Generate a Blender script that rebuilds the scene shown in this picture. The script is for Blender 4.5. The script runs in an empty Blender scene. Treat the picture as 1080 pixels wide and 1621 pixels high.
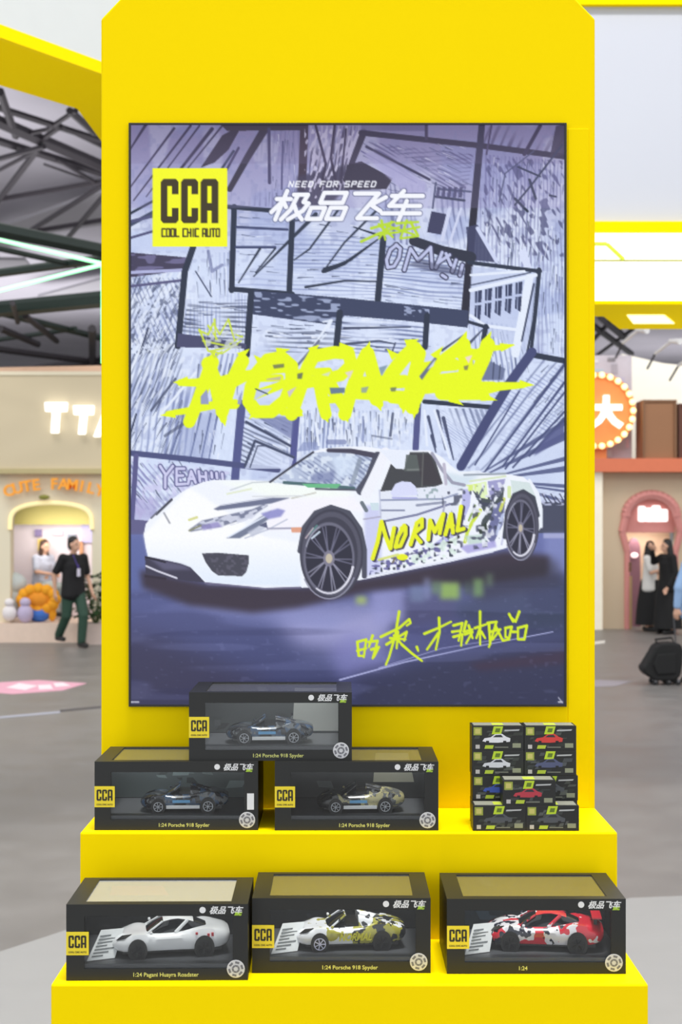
import bpy, bmesh, math, random
import numpy as np
from mathutils import Vector, Matrix

# ---------------------------------------------------------------- camera, light, exposure
scene = bpy.context.scene
COL = scene.collection
FPX, PCX, PCY, CAMZ = 2251.0, 540.0, 838.0, 1.82          # focal length in pixels, principal point, eye height
cam = bpy.data.objects.new('camera', bpy.data.cameras.new('camera')); COL.objects.link(cam)
cam.data.sensor_fit = 'VERTICAL'; cam.data.sensor_height = 36.0; cam.data.lens = 36.0*FPX/1621
cam.data.shift_y = (PCY-810.5)/1621; cam.data.shift_x = 0.0
cam.location = (0, 0, CAMZ); cam.rotation_euler = (math.pi/2, 0, 0)
cam.data.dof.use_dof = True; cam.data.dof.focus_distance = 2.38; cam.data.dof.aperture_fstop = 9.0
cam.data.clip_end = 300
scene.camera = cam
world = bpy.data.worlds.new('hall_air'); scene.world = world; world.use_nodes = True
world.node_tree.nodes['Background'].inputs[0].default_value = (0.93, 0.96, 1.0, 1)
world.node_tree.nodes['Background'].inputs[1].default_value = 1.1
def area(name, loc, rot, sx, sy, power, col=(1, 1, 1)):
    l = bpy.data.lights.new(name, 'AREA'); l.shape = 'RECTANGLE'; l.size = sx; l.size_y = sy; l.energy = power; l.color = col
    o = bpy.data.objects.new(name, l); COL.objects.link(o); o.location = loc; o.rotation_euler = rot; return o
area('hall_lamp', (0.4, 1.6, 11.8), (0, 0, 0), 2.2, 1.6, 1120, (1, .98, .95))
area('soffit_fill', (-2.6, 5.6, .5), (math.pi, 0, 0), 1.5, 1.5, 30, (1, .97, .92))  # unseen fill light added to brighten the left yellow soffit
area('soffit_fill', (3.0, 9.6, .5), (math.pi, 0, 0), 1.5, 1.5, 34, (1, .97, .92))  # unseen fill light added below the right canopy soffit
area('hall_lamp', (-7, 9, 9.5), (0, 0, 0), 5, 5, 110, (1, .98, .95))
area('hall_lamp', (8, 14, 9.5), (0, 0, 0), 5, 5, 110, (1, .98, .95))
area('hall_lamp', (-6, 18.5, 9.0), (math.radians(22), 0, 0), 6, 3, 260, (1, .96, .9))
area('hall_lamp', (7, 21, 9.0), (math.radians(18), 0, 0), 6, 3, 260, (1, .95, .88))
area('roof_fill', (-9, 34, 6.5), (math.pi, 0, 0), 12, 8, 850, (1, .98, 1))  # this and the next three are unseen fills added to lift the roof
area('roof_fill', (-14, 60, 6.5), (math.pi, 0, 0), 14, 14, 1500, (1, .98, 1))
area('roof_fill', (12, 50, 6.5), (math.pi, 0, 0), 12, 12, 1100, (1, .98, 1))
area('roof_fill', (19, 80, 6.5), (math.pi, 0, 0), 16, 10, 700, (1, .98, 1))
vs = scene.view_settings
vs.view_transform = 'Standard'; vs.look = 'None'; vs.exposure = 0.0; vs.gamma = 1.0; vs.use_curve_mapping = False

# ---------------------------------------------------------------- helpers
def P(px, py, D):
    """the point seen at a pixel of the photograph, D metres in front of the camera"""
    return Vector(((px-PCX)*D/FPX, D, CAMZ-(py-PCY)*D/FPX))
def lin(c):
    return tuple(((v/255)/12.92 if v/255 <= .04045 else ((v/255+.055)/1.055)**2.4) for v in c)
MATS = {}
def mat(name, rgb, rough=.5, metal=0., spec=.5, var=.06, scale=12., bump=0., emit=0., alpha=None, coat=0.):
    if name in MATS: return MATS[name]
    m = bpy.data.materials.new(name); m.use_nodes = True; nt = m.node_tree; b = nt.nodes['Principled BSDF']; MATS[name] = m
    c = lin(rgb)
    tc = nt.nodes.new('ShaderNodeTexCoord'); nz = nt.nodes.new('ShaderNodeTexNoise'); nz.inputs['Scale'].default_value = scale; nz.inputs['Detail'].default_value = 3
    nt.links.new(tc.outputs['Object'], nz.inputs['Vector'])
    mx = nt.nodes.new('ShaderNodeMix'); mx.data_type = 'RGBA'
    mx.inputs[6].default_value = (*[v*(1-var) for v in c], 1); mx.inputs[7].default_value = (*[min(1, v*(1+var)) for v in c], 1)
    nt.links.new(nz.outputs[0], mx.inputs[0]); nt.links.new(mx.outputs[2], b.inputs['Base Color'])
    b.inputs['Roughness'].default_value = rough; b.inputs['Metallic'].default_value = metal; b.inputs['Specular IOR Level'].default_value = spec; b.inputs['Coat Weight'].default_value = coat
    if bump:
        bp = nt.nodes.new('ShaderNodeBump'); bp.inputs['Strength'].default_value = bump; bp.inputs['Distance'].default_value = .01
        nt.links.new(nz.outputs[0], bp.inputs['Height']); nt.links.new(bp.outputs[0], b.inputs['Normal'])
    if emit:
        b.inputs['Emission Color'].default_value = (*c, 1); b.inputs['Emission Strength'].default_value = emit
    return m
def print_mat(name, rough=.45, emit=False, spec=.5):
    """flat print: the ink colours are a colour attribute on the sheet"""
    if name in MATS: return MATS[name]
    m = bpy.data.materials.new(name); m.use_nodes = True; nt = m.node_tree; b = nt.nodes['Principled BSDF']; MATS[name] = m
    a = nt.nodes.new('ShaderNodeAttribute'); a.attribute_name = 'ink'
    b.inputs['Roughness'].default_value = rough; b.inputs['Specular IOR Level'].default_value = spec
    if emit:
        b.inputs['Base Color'].default_value = (.01, .01, .01, 1)
        nt.links.new(a.outputs['Color'], b.inputs['Emission Color']); b.inputs['Emission Strength'].default_value = 1.
    else: nt.links.new(a.outputs['Color'], b.inputs['Base Color'])
    return m
def clear_mat(name, ior=1.45, tint=(.97, .98, .98), haze=0., film=0.):
    if name in MATS: return MATS[name]
    m = bpy.data.materials.new(name); m.use_nodes = True; nt = m.node_tree; nt.nodes.remove(nt.nodes['Principled BSDF']); MATS[name] = m
    out = nt.nodes['Material Output']; tr = nt.nodes.new('ShaderNodeBsdfTransparent'); tr.inputs[0].default_value = (*tint, 1)
    gl = nt.nodes.new('ShaderNodeBsdfGlossy'); gl.inputs['Roughness'].default_value = .06
    
    if film: lw = nt.nodes.new('ShaderNodeLayerWeight'); lw.inputs[0].default_value = film; fac = lw.outputs['Facing']
    else: lw = nt.nodes.new('ShaderNodeFresnel'); lw.inputs[0].default_value = ior; fac = lw.outputs[0]
    mx = nt.nodes.new('ShaderNodeMixShader'); nt.links.new(fac, mx.inputs[0]); nt.links.new(tr.outputs[0], mx.inputs[1]); nt.links.new(gl.outputs[0], mx.inputs[2]); 
    if haze:
        df = nt.nodes.new('ShaderNodeBsdfDiffuse'); df.inputs[0].default_value = (.85, .85, .82, 1); m2 = nt.nodes.new('ShaderNodeMixShader'); m2.inputs[0].default_value = haze  # pale diffuse share that stands in for glare
        nt.links.new(mx.outputs[0], m2.inputs[1]); nt.links.new(df.outputs[0], m2.inputs[2]); mx = m2
    nt.links.new(mx.outputs[0], out.inputs[0])
    return m
def link(name, me, parent=None, m=None):
    o = bpy.data.objects.new(name, me); COL.objects.link(o)
    if m is not None and len(me.materials) == 0: me.materials.append(m)
    if parent is not None: o.parent = parent
    return o
def tag(o, label=None, cat=None, group=None, kind=None):
    if label: o['label'] = label
    if cat: o['category'] = cat
    if group: o['group'] = group
    if kind: o['kind'] = kind
    return o
def thing(name, label, cat, loc=(0, 0, 0), rz=0., group=None):
    o = bpy.data.objects.new(name, None); COL.objects.link(o); o.empty_display_size = .05
    o.location = loc; o.rotation_euler = (0, 0, rz)
    return tag(o, label, cat, group)
class MB:
    """collects closed shapes; build() links them as one mesh object"""
    def __init__(s): s.v = []; s.f = []; s.c = []
    def add(s, vs, fs, col=None):
        n = len(s.v); s.v += [tuple(p) for p in vs]; s.f += [[i+n for i in f] for f in fs]; s.c += [col]*len(fs); return s
    def box(s, x0, x1, y0, y1, z0, z1, col=None):
        return s.add([(x0, y0, z0), (x1, y0, z0), (x1, y1, z0), (x0, y1, z0), (x0, y0, z1), (x1, y0, z1), (x1, y1, z1), (x0, y1, z1)],
                     [(0, 3, 2, 1), (4, 5, 6, 7), (0, 1, 5, 4), (1, 2, 6, 5), (2, 3, 7, 6), (3, 0, 4, 7)], col)
    def prism(s, poly, vec, col=None):
        """polygon (3-D points, counter-clockwise seen from the front) pushed back along vec"""
        n = len(poly); a = [Vector(p) for p in poly]; v = Vector(vec)
        return s.add(a+[p+v for p in a], [tuple(range(n)), tuple(range(2*n-1, n-1, -1))]+[(i, n+i, n+(i+1) % n, (i+1) % n) for i in range(n)], col)
    def cap(s, p, q, r0, r1=None, n=10, round_=False, col=None):
        p, q = Vector(p), Vector(q); r1 = r0 if r1 is None else r1; d = (q-p); L = d.length; d = d.normalized() if L > 1e-9 else Vector((0, 0, 1))
        u = d.orthogonal().normalized(); w = d.cross(u); rings = []
        if round_:
            for a in (-80, -50, -20): rings.append((p+d*r0*math.sin(math.radians(a)), r0*math.cos(math.radians(a))))
            for a in (20, 50, 80): rings.append((q+d*r1*math.sin(math.radians(a)), r1*math.cos(math.radians(a))))
        else: rings = [(p, r0), (q, r1)]
        vs = [c+(u*math.cos(2*math.pi*i/n)+w*math.sin(2*math.pi*i/n))*r for c, r in rings for i in range(n)]
        fs = [(k*n+i, k*n+(i+1) % n, (k+1)*n+(i+1) % n, (k+1)*n+i) for k in range(len(rings)-1) for i in range(n)]
        return s.add(vs, fs+[tuple(range(n-1, -1, -1)), tuple((len(rings)-1)*n+i for i in range(n))], col)
    def ball(s, c, rx, ry=None, rz=None, n=12, m=8, col=None):
        ry = rx if ry is None else ry; rz = rx if rz is None else rz; c = Vector(c); vs = []
        for j in range(1, m):
            a = math.pi*j/m
            vs += [c+Vector((rx*math.sin(a)*math.cos(2*math.pi*i/n), ry*math.sin(a)*math.sin(2*math.pi*i/n), rz*math.cos(a))) for i in range(n)]
        k = len(vs); vs += [c+Vector((0, 0, rz)), c-Vector((0, 0, rz))]
        fs = [(j*n+i, (j+1)*n+i, (j+1)*n+(i+1) % n, j*n+(i+1) % n) for j in range(m-2) for i in range(n)]
        fs += [(k, i, (i+1) % n) for i in range(n)]+[(k+1, (m-2)*n+(i+1) % n, (m-2)*n+i) for i in range(n)]
        return s.add(vs, fs, col)
    def lathe(s, prof, c, axis='z', n=24, col=None):
        c = Vector(c); vs = []
        for r, h in prof:
            for i in range(n):
                a = 2*math.pi*i/n; x, y = r*math.cos(a), r*math.sin(a)
                vs.append(c+(Vector((x, y, h)) if axis == 'z' else Vector((x, h, y)) if axis == 'y' else Vector((h, x, y))))
        k = len(prof); fs = [(j*n+i, j*n+(i+1) % n, (j+1)*n+(i+1) % n, (j+1)*n+i) for j in range(k-1) for i in range(n)]
        return s.add(vs, fs+[tuple(range(n-1, -1, -1)), tuple((k-1)*n+i for i in range(n))], col)
    def loft(s, rings, col=None, caps=True):
        n = len(rings[0]); k = len(rings); vs = [p for r in rings for p in r]
        fs = [(j*n+i, j*n+(i+1) % n, (j+1)*n+(i+1) % n, (j+1)*n+i) for j in range(k-1) for i in range(n)]
        return s.add(vs, fs+([tuple(range(n-1, -1, -1)), tuple((k-1)*n+i for i in range(n))] if caps else []), col)
    def mesh(s, name, off=(0, 0, 0), smooth=False, fix=True):
        me = bpy.data.meshes.new(name); o = Vector(off)
        me.from_pydata([tuple(Vector(p)-o) for p in s.v], [], s.f); me.update()
        if fix:
            bm = bmesh.new(); bm.from_mesh(me); bmesh.ops.recalc_face_normals(bm, faces=bm.faces); bm.to_mesh(me); bm.free()
        if smooth:
            me.shade_smooth()
            if hasattr(me, 'set_sharp_from_angle'): me.set_sharp_from_angle(angle=math.radians(42))
        if any(c is not None for c in s.c):
            at = me.color_attributes.new('ink', 'FLOAT_COLOR', 'CORNER'); buf = []
            for p in me.polygons:
                c = lin(s.c[p.index] or (128, 128, 128)); buf += [*c, 1.]*p.loop_total
            at.data.foreach_set('color', buf)
        return me
    def build(s, name, m, parent=None, smooth=False, bevel=0., rel=True):
        off = parent.location if (parent is not None and rel) else (0, 0, 0)
        if parent is not None and rel and parent.parent is not None: off = Vector(parent.location)+Vector(parent.parent.location)
        o = link(name, s.mesh(name, off, smooth), parent, m)
        if bevel:
            b = o.modifiers.new('bevel', 'BEVEL'); b.width = bevel; b.segments = 2; b.limit_method = 'ANGLE'
        return o
def struct(name, mb, m, label=None, cat=None, bevel=0.):
    o = mb.build(name, m, None, bevel=bevel); return tag(o, label, cat, None, 'structure')
TXT = {}
def text_mesh(body, size, depth=0., shear=0., bold=0., space=1.):
    key = (body, size, depth, shear, bold, space)
    if key in TXT: return TXT[key]
    c = bpy.data.curves.new('lettering', 'FONT'); c.body = body; c.size = size; c.extrude = depth; c.shear = shear; c.offset = bold; c.align_x = 'CENTER'; c.align_y = 'CENTER'; c.space_character = space; c.resolution_u = 3
    o = bpy.data.objects.new('lettering', c); COL.objects.link(o); bpy.context.view_layer.update()
    me = bpy.data.meshes.new_from_object(o.evaluated_get(bpy.context.evaluated_depsgraph_get())); me.materials.clear()
    bpy.data.objects.remove(o); bpy.data.curves.remove(c); TXT[key] = me
    return me
def text(name, body, size, m, parent, loc, depth=0., shear=0., bold=0., space=1., sx=1., rot=(math.pi/2, 0, 0)):
    o = link(name, text_mesh(body, size, depth, shear, bold, space), parent)
    if len(o.data.materials) == 0: o.data.materials.append(None)
    o.material_slots[0].link = 'OBJECT'; o.material_slots[0].material = m
    o.location = loc; o.rotation_euler = rot; o.scale = (sx, 1, 1); return o
# ---------------------------------------------------------------- screen art
# The LED screen shows a flat printed-looking picture. It is drawn here with numpy
# (polygons, brush strokes, hatching) and ends up as colours on a fine vertex grid.
class Art:
    def __init__(s, x0, y0, w, h, ss=2):
        s.x0, s.y0, s.ss = x0, y0, ss
        s.W, s.H = int(w*ss), int(h*ss)
        s.px = np.zeros((s.H, s.W, 3), np.float32)
        s.rng = np.random.RandomState(7)
    def win(s, pts, pad):
        p = np.asarray(pts, np.float32)
        a = max(0, int((p[:,0].min()-pad-s.x0)*s.ss)); b = min(s.W, int((p[:,0].max()+pad-s.x0)*s.ss)+2)
        c = max(0, int((p[:,1].min()-pad-s.y0)*s.ss)); d = min(s.H, int((p[:,1].max()+pad-s.y0)*s.ss)+2)
        if b <= a or d <= c: return None
        X = (np.arange(a, b)+.5)/s.ss+s.x0; Y = (np.arange(c, d)+.5)/s.ss+s.y0
        X, Y = np.meshgrid(X, Y)
        return (slice(c, d), slice(a, b)), X.astype(np.float32), Y.astype(np.float32)
    def put(s, sl, m, col, alpha=1.):
        m = (m*alpha)[..., None]
        s.px[sl] = s.px[sl]*(1-m)+np.asarray(col, np.float32)*m
    def mask(s, pts, X, Y):
        p = np.asarray(pts, np.float32); ins = np.zeros(X.shape, bool)
        for (xa, ya), (xb, yb) in zip(p, np.roll(p, -1, 0)):
            if ya == yb: continue
            c = ((Y >= min(ya, yb)) & (Y < max(ya, yb)))
            ins ^= c & (X < xa+(Y-ya)*(xb-xa)/(yb-ya))
        return ins.astype(np.float32)
    def soften(s, m, r):
        k = max(1, int(r*s.ss))
        for ax in (0, 1):
            for _ in range(2):
                n = m.shape[ax]; pad = [(0, 0), (0, 0)]; pad[ax] = (k, k)
                c = np.cumsum(np.pad(m, pad, mode='edge'), axis=ax)
                c = np.concatenate([np.zeros_like(np.take(c, [0], ax)), c], ax)
                m = (np.take(c, range(2*k+1, n+2*k+1), ax)-np.take(c, range(0, n), ax))/(2*k+1)
        return m
    def fill(s, pts, col, alpha=1., soft=0.):
        w = s.win(pts, soft*4+1)
        if w is None: return
        sl, X, Y = w; m = s.mask(pts, X, Y)
        if soft: m = s.soften(m, soft)
        s.put(sl, m, col, alpha)
    def grad(s, pts, c0, c1, p0, p1, alpha=1., soft=0.):
        w = s.win(pts, soft*4+1)
        if w is None: return
        sl, X, Y = w; m = s.mask(pts, X, Y)
        if soft: m = s.soften(m, soft)
        d = np.array(p1, float)-np.array(p0, float); t = np.clip(((X-p0[0])*d[0]+(Y-p0[1])*d[1])/(d@d), 0, 1)[..., None]
        s.put(sl, m, np.array(c0)*(1-t)+np.array(c1)*t, alpha)
    def ell(s, cx, cy, rx, ry, col, alpha=1., soft=0., rot=0., rin=0.):
        R = max(rx, ry)
        w = s.win([(cx-R, cy-R), (cx+R, cy+R)], soft*3+2)
        if w is None: return
        sl, X, Y = w; c, q = math.cos(rot), math.sin(rot)
        u = ((X-cx)*c+(Y-cy)*q)/rx; v = (-(X-cx)*q+(Y-cy)*c)/ry; d = np.sqrt(u*u+v*v)
        e = max(soft, .7)/min(rx, ry)
        m = np.clip((1-d)/e+.5, 0, 1)
        if rin: m = m*np.clip((d-rin)/e+.5, 0, 1)
        s.put(sl, m, col, alpha)
    def line(s, pts, w, col, alpha=1., w1=None, soft=.6):
        pts = [tuple(p) for p in pts]; n = len(pts)-1; w1 = w if w1 is None else w1
        win = s.win(pts, max(w, w1)+2)
        if win is None: return
        sl, X, Y = win; M = np.zeros(X.shape, np.float32)
        for i in range(n):
            (xa, ya), (xb, yb) = pts[i], pts[i+1]; dx, dy = xb-xa, yb-ya; L = dx*dx+dy*dy+1e-9
            t = np.clip(((X-xa)*dx+(Y-ya)*dy)/L, 0, 1)
            d = np.sqrt((X-xa-t*dx)**2+(Y-ya-t*dy)**2); hw = (w+(w1-w)*(i+t)/n)/2
            M = np.maximum(M, np.clip((hw-d)/soft+.5, 0, 1))
        s.put(sl, M, col, alpha)
    def noise(s, X, Y, sx, sy, seed=0):
        u, v = X/sx, Y/sy; iu, iv = np.floor(u).astype(np.int64), np.floor(v).astype(np.int64); fu, fv = u-iu, v-iv
        def h(a, b):
            n = (a*374761393+b*668265263+seed*974711) & 0x7fffffff
            n = ((n ^ (n >> 13))*1274126177) & 0x7fffffff
            return ((n ^ (n >> 16)) & 0xffff)/65535.
        fu, fv = fu*fu*(3-2*fu), fv*fv*(3-2*fv)
        return (h(iu, iv)*(1-fu)+h(iu+1, iv)*fu)*(1-fv)+(h(iu, iv+1)*(1-fu)+h(iu+1, iv+1)*fu)*fv
    def hatch(s, pts, ang, gap, duty, col, alpha=1., seed=0, broken=40., wob=.5):
        """parallel pen lines at an angle, broken up by noise, inside a polygon"""
        w = s.win(pts, 1)
        if w is None: return
        sl, X, Y = w; m = s.mask(pts, X, Y); c, q = math.cos(ang), math.sin(ang)
        a, b = X*c+Y*q, -X*q+Y*c
        t = b/gap+wob*s.noise(a, b, 60., gap*3, seed)*2
        f = np.abs((t % 1)-.5)*2; thr = duty*(.25+1.5*s.noise(a, b, broken, gap*1.01, seed+5))
        fade = np.clip(s.noise(a, b, broken*1.7, gap*5., seed+9)*2.2-.35, 0, 1)
        s.put(sl, m*fade*np.clip((thr-f)/.4+.5, 0, 1), col, alpha*.9)
    def speck(s, pts, sx, sy, thr, col, alpha=1., seed=0, ang=0.):
        w = s.win(pts, 1)
        if w is None: return
        sl, X, Y = w; m = s.mask(pts, X, Y); c, q = math.cos(ang), math.sin(ang)
        n = s.noise(X*c+Y*q, -X*q+Y*c, sx, sy, seed)
        s.put(sl, m*np.clip((n-thr)/.12+.5, 0, 1), col, alpha)

def rect(a, b, c, d): return [(a, b), (c, b), (c, d), (a, d)]

def paint_screen():
    A = Art(204, 196, 692, 922)
    PI = math.pi; R = A.rng
    INK = (48, 56, 76); INK2 = (70, 78, 106); PAP = (208, 220, 247); WHT = (228, 236, 252); YEL = (232, 250, 22)
    full = rect(200, 190, 900, 1120)
    # ---- paper of the comic wall
    A.grad(full, (152, 148, 188), PAP, (0, 205), (0, 420))
    A.speck(full, 42, 60, .62, (232, 240, 255), .45, 1); A.speck(full, 60, 40, .66, (150, 165, 215), .4, 2)
    A.speck(full, 7, 7, .7, (140, 148, 190), .35, 3)
    A.fill([(215, 420), (720, 400), (880, 560), (880, 740), (300, 760), (210, 700)], (216, 226, 250), .55, 40)
    # ---- pen hatching, panel by panel
    H = A.hatch
    H(rect(204, 430, 290, 720), PI*.62, 6, .34, INK2, .75, 11, 26); A.speck(rect(204, 440, 285, 560), 3.5, 5, .68, INK2, .6, 8, .5)
    A.speck(rect(204, 430, 300, 720), 5, 14, .63, WHT, .7, 9, .6)
    H([(205, 440), (290, 440), (282, 545), (205, 545)], PI*.38, 7, .26, (110, 120, 165), .7, 12, 20)
    H([(300, 400), (370, 400), (366, 460), (395, 470), (388, 560), (282, 545)], PI*.5, 6, .3, (130, 142, 190), .8, 13, 30)
    H([(298, 480), (395, 480), (388, 550), (282, 545)], .05, 7, .4, INK2, .8, 14, 30)
    H([(376, 335), (460, 345), (455, 460), (371, 455)], .03, 9, .22, (140, 152, 200), .7, 15, 60)
    H([(466, 350), (602, 385), (596, 474), (462, 462)], .03, 6, .3, (120, 132, 180), .8, 16, 70)
    H([(608, 385), (742, 420), (736, 490), (602, 470)], .1, 6, .34, (110, 122, 170), .8, 17, 60)
    H([(425, 205), (478, 205), (478, 330), (372, 325), (362, 300)], PI*.52, 8, .24, (96, 98, 140), .8, 18, 50)
    H([(490, 200), (570, 200), (545, 300), (490, 320)], PI*.55, 6, .45, (46, 42, 58), .85, 19, 26); H([(490, 200), (575, 200), (545, 300), (490, 330)], PI*.52, 9, .3, (225, 222, 240), .7, 39, 18)
    H([(580, 225), (750, 245), (735, 310), (640, 280)], .55, 6, .36, (72, 72, 110), .75, 20, 20); H([(600, 230), (750, 245), (740, 300)], -.1, 7, .3, (72, 72, 110), .6, 21, 20)
    H([(600, 290), (740, 300), (735, 420), (620, 380)], 1.45, 9, .3, (90, 96, 140), .7, 22, 40)
    H([(765, 245), (893, 255), (893, 560), (850, 560), (855, 430), (752, 415)], PI*.5, 6, .32, (110, 112, 160), .75, 23, 34)
    A.speck([(770, 250), (893, 255), (893, 420), (760, 380)], 4, 11, .66, (70, 72, 112), .7, 24, -.5)
    H([(765, 200), (893, 200), (893, 245), (765, 235)], -1.1, 14, .3, (60, 54, 80), .8, 25, 40)
    H([(860, 430), (893, 440), (893, 565), (845, 560)], PI*.5, 5, .4, (120, 128, 175), .8, 26, 30)
    H([(398, 515), (535, 525), (530, 560), (392, 556)], .06, 8, .38, INK2, .85, 27, 50)
    H([(540, 500), (672, 515), (670, 560), (536, 560)], .06, 7, .38, (92, 104, 150), .85, 28, 60)
    H([(740, 505), (842, 520), (815, 600), (760, 620)], PI*.47, 8, .3, (110, 122, 170), .8, 29, 40)
    H([(204, 560), (385, 560), (375, 735), (204, 715)], PI*.56, 10, .38, (120, 132, 180), .8, 30, 60)
    A.fill([(290, 660), (345, 650), (330, 735), (270, 728)], (150, 162, 205), .5, 4); A.fill([(345, 650), (382, 650), (374, 740), (338, 735)], (216, 228, 252), .7, 2)
    for a, b in ((318, 300), (334, 318), (292, 268), (345, 330)): A.line([(a, 655), (b, 732)], 3.5, (100, 112, 160), .8, 2)
    H([(386, 655), (466, 660), (462, 735), (378, 738)], .45, 7, .34, INK2, .7, 31, 40)
    H([(470, 655), (560, 650), (640, 650), (656, 706), (500, 712), (440, 740)], PI*.5, 7, .34, (110, 124, 172), .8, 32, 34)
    A.speck([(470, 655), (656, 645), (656, 706), (500, 712), (440, 745)], 5, 9, .62, WHT, .8, 33)
    H([(662, 645), (775, 648), (730, 740), (700, 730)], 1.2, 9, .4, (70, 80, 118), .85, 34, 50); H([(690, 650), (770, 650), (735, 735), (715, 720)], .6, 4, .25, (130, 142, 190), .6, 35, 12)
    H([(842, 565), (893, 572), (893, 720), (760, 745), (735, 740)], -.88, 16, .16, (70, 80, 124), .9, 36, 200, .2)
    H([(780, 620), (893, 575), (893, 660), (800, 735)], .5, 6, .2, (120, 130, 180), .6, 37, 20)
    A.fill([(893, 690), (893, 800), (850, 800), (835, 758), (760, 748)], (205, 216, 243), .9, 2)
    for y, w in ((668, 9), (690, 12), (726, 7), (742, 9), (770, 6), (778, 4), (795, 6)):
        A.line([(758+(y-668)*.25, 752+(y-668)*.09), (896, y)], 1.5, (84, 92, 134), .9, w)
    H([(205, 730), (372, 752), (330, 765), (270, 800), (212, 812)], .9, 7, .4, (120, 120, 175), .8, 40, 16)
    A.speck([(205, 725), (372, 748), (330, 765), (230, 825), (205, 825)], 6, 9, .6, (205, 205, 240), .8, 41)
    A.fill(rect(204, 790, 250, 824), (166, 160, 208), .6, 5)
    for x0_, y0_, x1_, y1_, an, n_, lw in ((206, 440, 285, 700, 2.1, 90, 1.6), (300, 470, 392, 540, .05, 26, 2.), (376, 340, 455, 455, .05, 16, 1.4), (466, 352, 600, 465, .03, 34, 1.6), (608, 400, 738, 485, .1, 34, 1.8), (770, 255, 892, 420, 1.7, 80, 1.8), (395, 515, 535, 556, .08, 26, 2.2), (540, 505, 672, 556, .06, 26, 2.2), (480, 655, 655, 704, 1.57, 70, 2.), (840, 580, 892, 700, -.8, 26, 1.6), (745, 520, 835, 600, 1.4, 30, 1.6), (390, 660, 462, 735, .5, 22, 2.), (290, 560, 380, 730, 1.75, 30, 2.), (582, 228, 745, 310, .4, 60, 1.6), (425, 215, 476, 320, 1.6, 24, 1.4), (206, 730, 330, 800, .9, 40, 1.5), (860, 430, 893, 560, 1.6, 26, 1.5), (310, 405, 368, 465, 1.55, 26, 1.5)):
        for i in range(n_):
            x, y = R.uniform(x0_, x1_), R.uniform(y0_, y1_); l = R.uniform(6, 26); a = an+R.uniform(-.12, .12); w = R.uniform(.7, 1.3)*lw
            A.line([(x-l*.5*math.cos(a), y-l*.5*math.sin(a)), (x+l*.5*math.cos(a), y+l*.5*math.sin(a))], w, INK2 if i % 5 < 3 else (236, 242, 255), R.uniform(.45, .9), .6)
    # ---- dark comic frames
    L = A.line
    # top left speed lines
    for a, b, w in (((232, 197), (206, 238), 5), ((276, 204), (206, 298), 4), ((302, 200), (212, 318), 4), ((316, 200), (232, 312), 3), ((336, 205), (252, 312), 6), ((352, 200), (275, 295), 3)):
        L([a, b], w, (40, 38, 56), .95, w*.5)
    A.fill([(352, 215), (385, 197), (362, 238), (340, 258), (318, 266)], (46, 42, 50)); L([(420, 204), (392, 250), (364, 300)], 13, (44, 42, 50), 1, 9)
    L([(370, 240), (330, 300)], 4, INK); L([(378, 235), (356, 275)], 4, (60, 56, 84)); L([(204, 340), (250, 315)], 4, INK); L([(204, 358), (246, 335)], 6, INK2)
    A.fill([(205, 366), (300, 372), (300, 400), (205, 396)], (196, 208, 240), .9, 2); L([(204, 352), (245, 342)], 5, (84, 86, 124)); L([(204, 378), (245, 366)], 4, (84, 86, 124))
    A.fill([(350, 198), (480, 198), (480, 207), (360, 208)], (50, 44, 46)); L([(426, 205), (427, 290)], 5, (62, 62, 92)); L([(448, 225), (446, 300)], 3, (80, 82, 120))
    L([(482, 200), (478, 300)], 13, (52, 42, 48)); A.fill([(470, 280), (545, 262), (546, 300), (520, 330), (470, 330)], (52, 50, 66), .85, 2)
    A.speck([(482, 205), (572, 205), (546, 300), (482, 320)], 3, 9, .62, (226, 224, 244), .9, 44, .3)
    L([(500, 200), (516, 260), (508, 300)], 4, (48, 44, 60)); L([(530, 200), (524, 250), (534, 300)], 4, (48, 44, 60)); L([(548, 205), (540, 290)], 3, (48, 44, 60))
    # upper right
    A.fill([(545, 302), (549, 262), (572, 256), (622, 283), (612, 300)], (46, 44, 54)); L([(576, 210), (547, 285)], 11, (44, 42, 52), 1, 8)
    A.fill(rect(572, 197, 675, 208), (108, 104, 140), .8); L([(572, 211), (758, 231), (896, 249)], 9, (44, 42, 54)); L([(675, 197), (675, 220)], 5, (60, 56, 76))
    L([(580, 233), (680, 285)], 4, (48, 48, 70)); L([(572, 240), (660, 290)], 2, (90, 92, 140)); A.fill([(575, 245), (590, 240), (675, 290), (672, 312), (640, 305)], (186, 186, 226), .8, 1)
    A.fill([(683, 335), (708, 340), (698, 372), (676, 368)], (66, 68, 100)); L([(690, 290), (685, 330)], 3, INK2); L([(690, 312), (735, 318)], 4, INK); L([(694, 300), (745, 304)], 3, INK2)
    for i in range(5): A.fill([(692+i*9, 296), (697+i*9, 297), (695+i*9, 314), (690+i*9, 313)], (64, 66, 98), .9)
    L([(680, 300), (670, 345)], 5, (206, 212, 240)); L([(712, 330), (700, 380)], 6, (206, 212, 240)); L([(730, 330), (712, 385)], 4, (206, 212, 240))
    L([(763, 196), (758, 250), (746, 380), (735, 512)], 10, (46, 46, 62), 1, 13); L([(778, 200), (770, 245)], 3, (70, 64, 92)); L([(855, 200), (830, 245)], 6, (50, 46, 66))
    A.fill([(896, 197), (880, 200), (870, 250), (896, 245)], (56, 52, 66), .9); L([(890, 230), (840, 295), (815, 325)], 3, INK); L([(845, 240), (800, 275), (790, 320)], 2, INK2); L([(815, 315), (835, 335)], 4, INK); L([(838, 285), (848, 315)], 4, INK)
    L([(820, 265), (855, 280)], 3, INK); L([(870, 310), (880, 312)], 3, INK)
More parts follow.
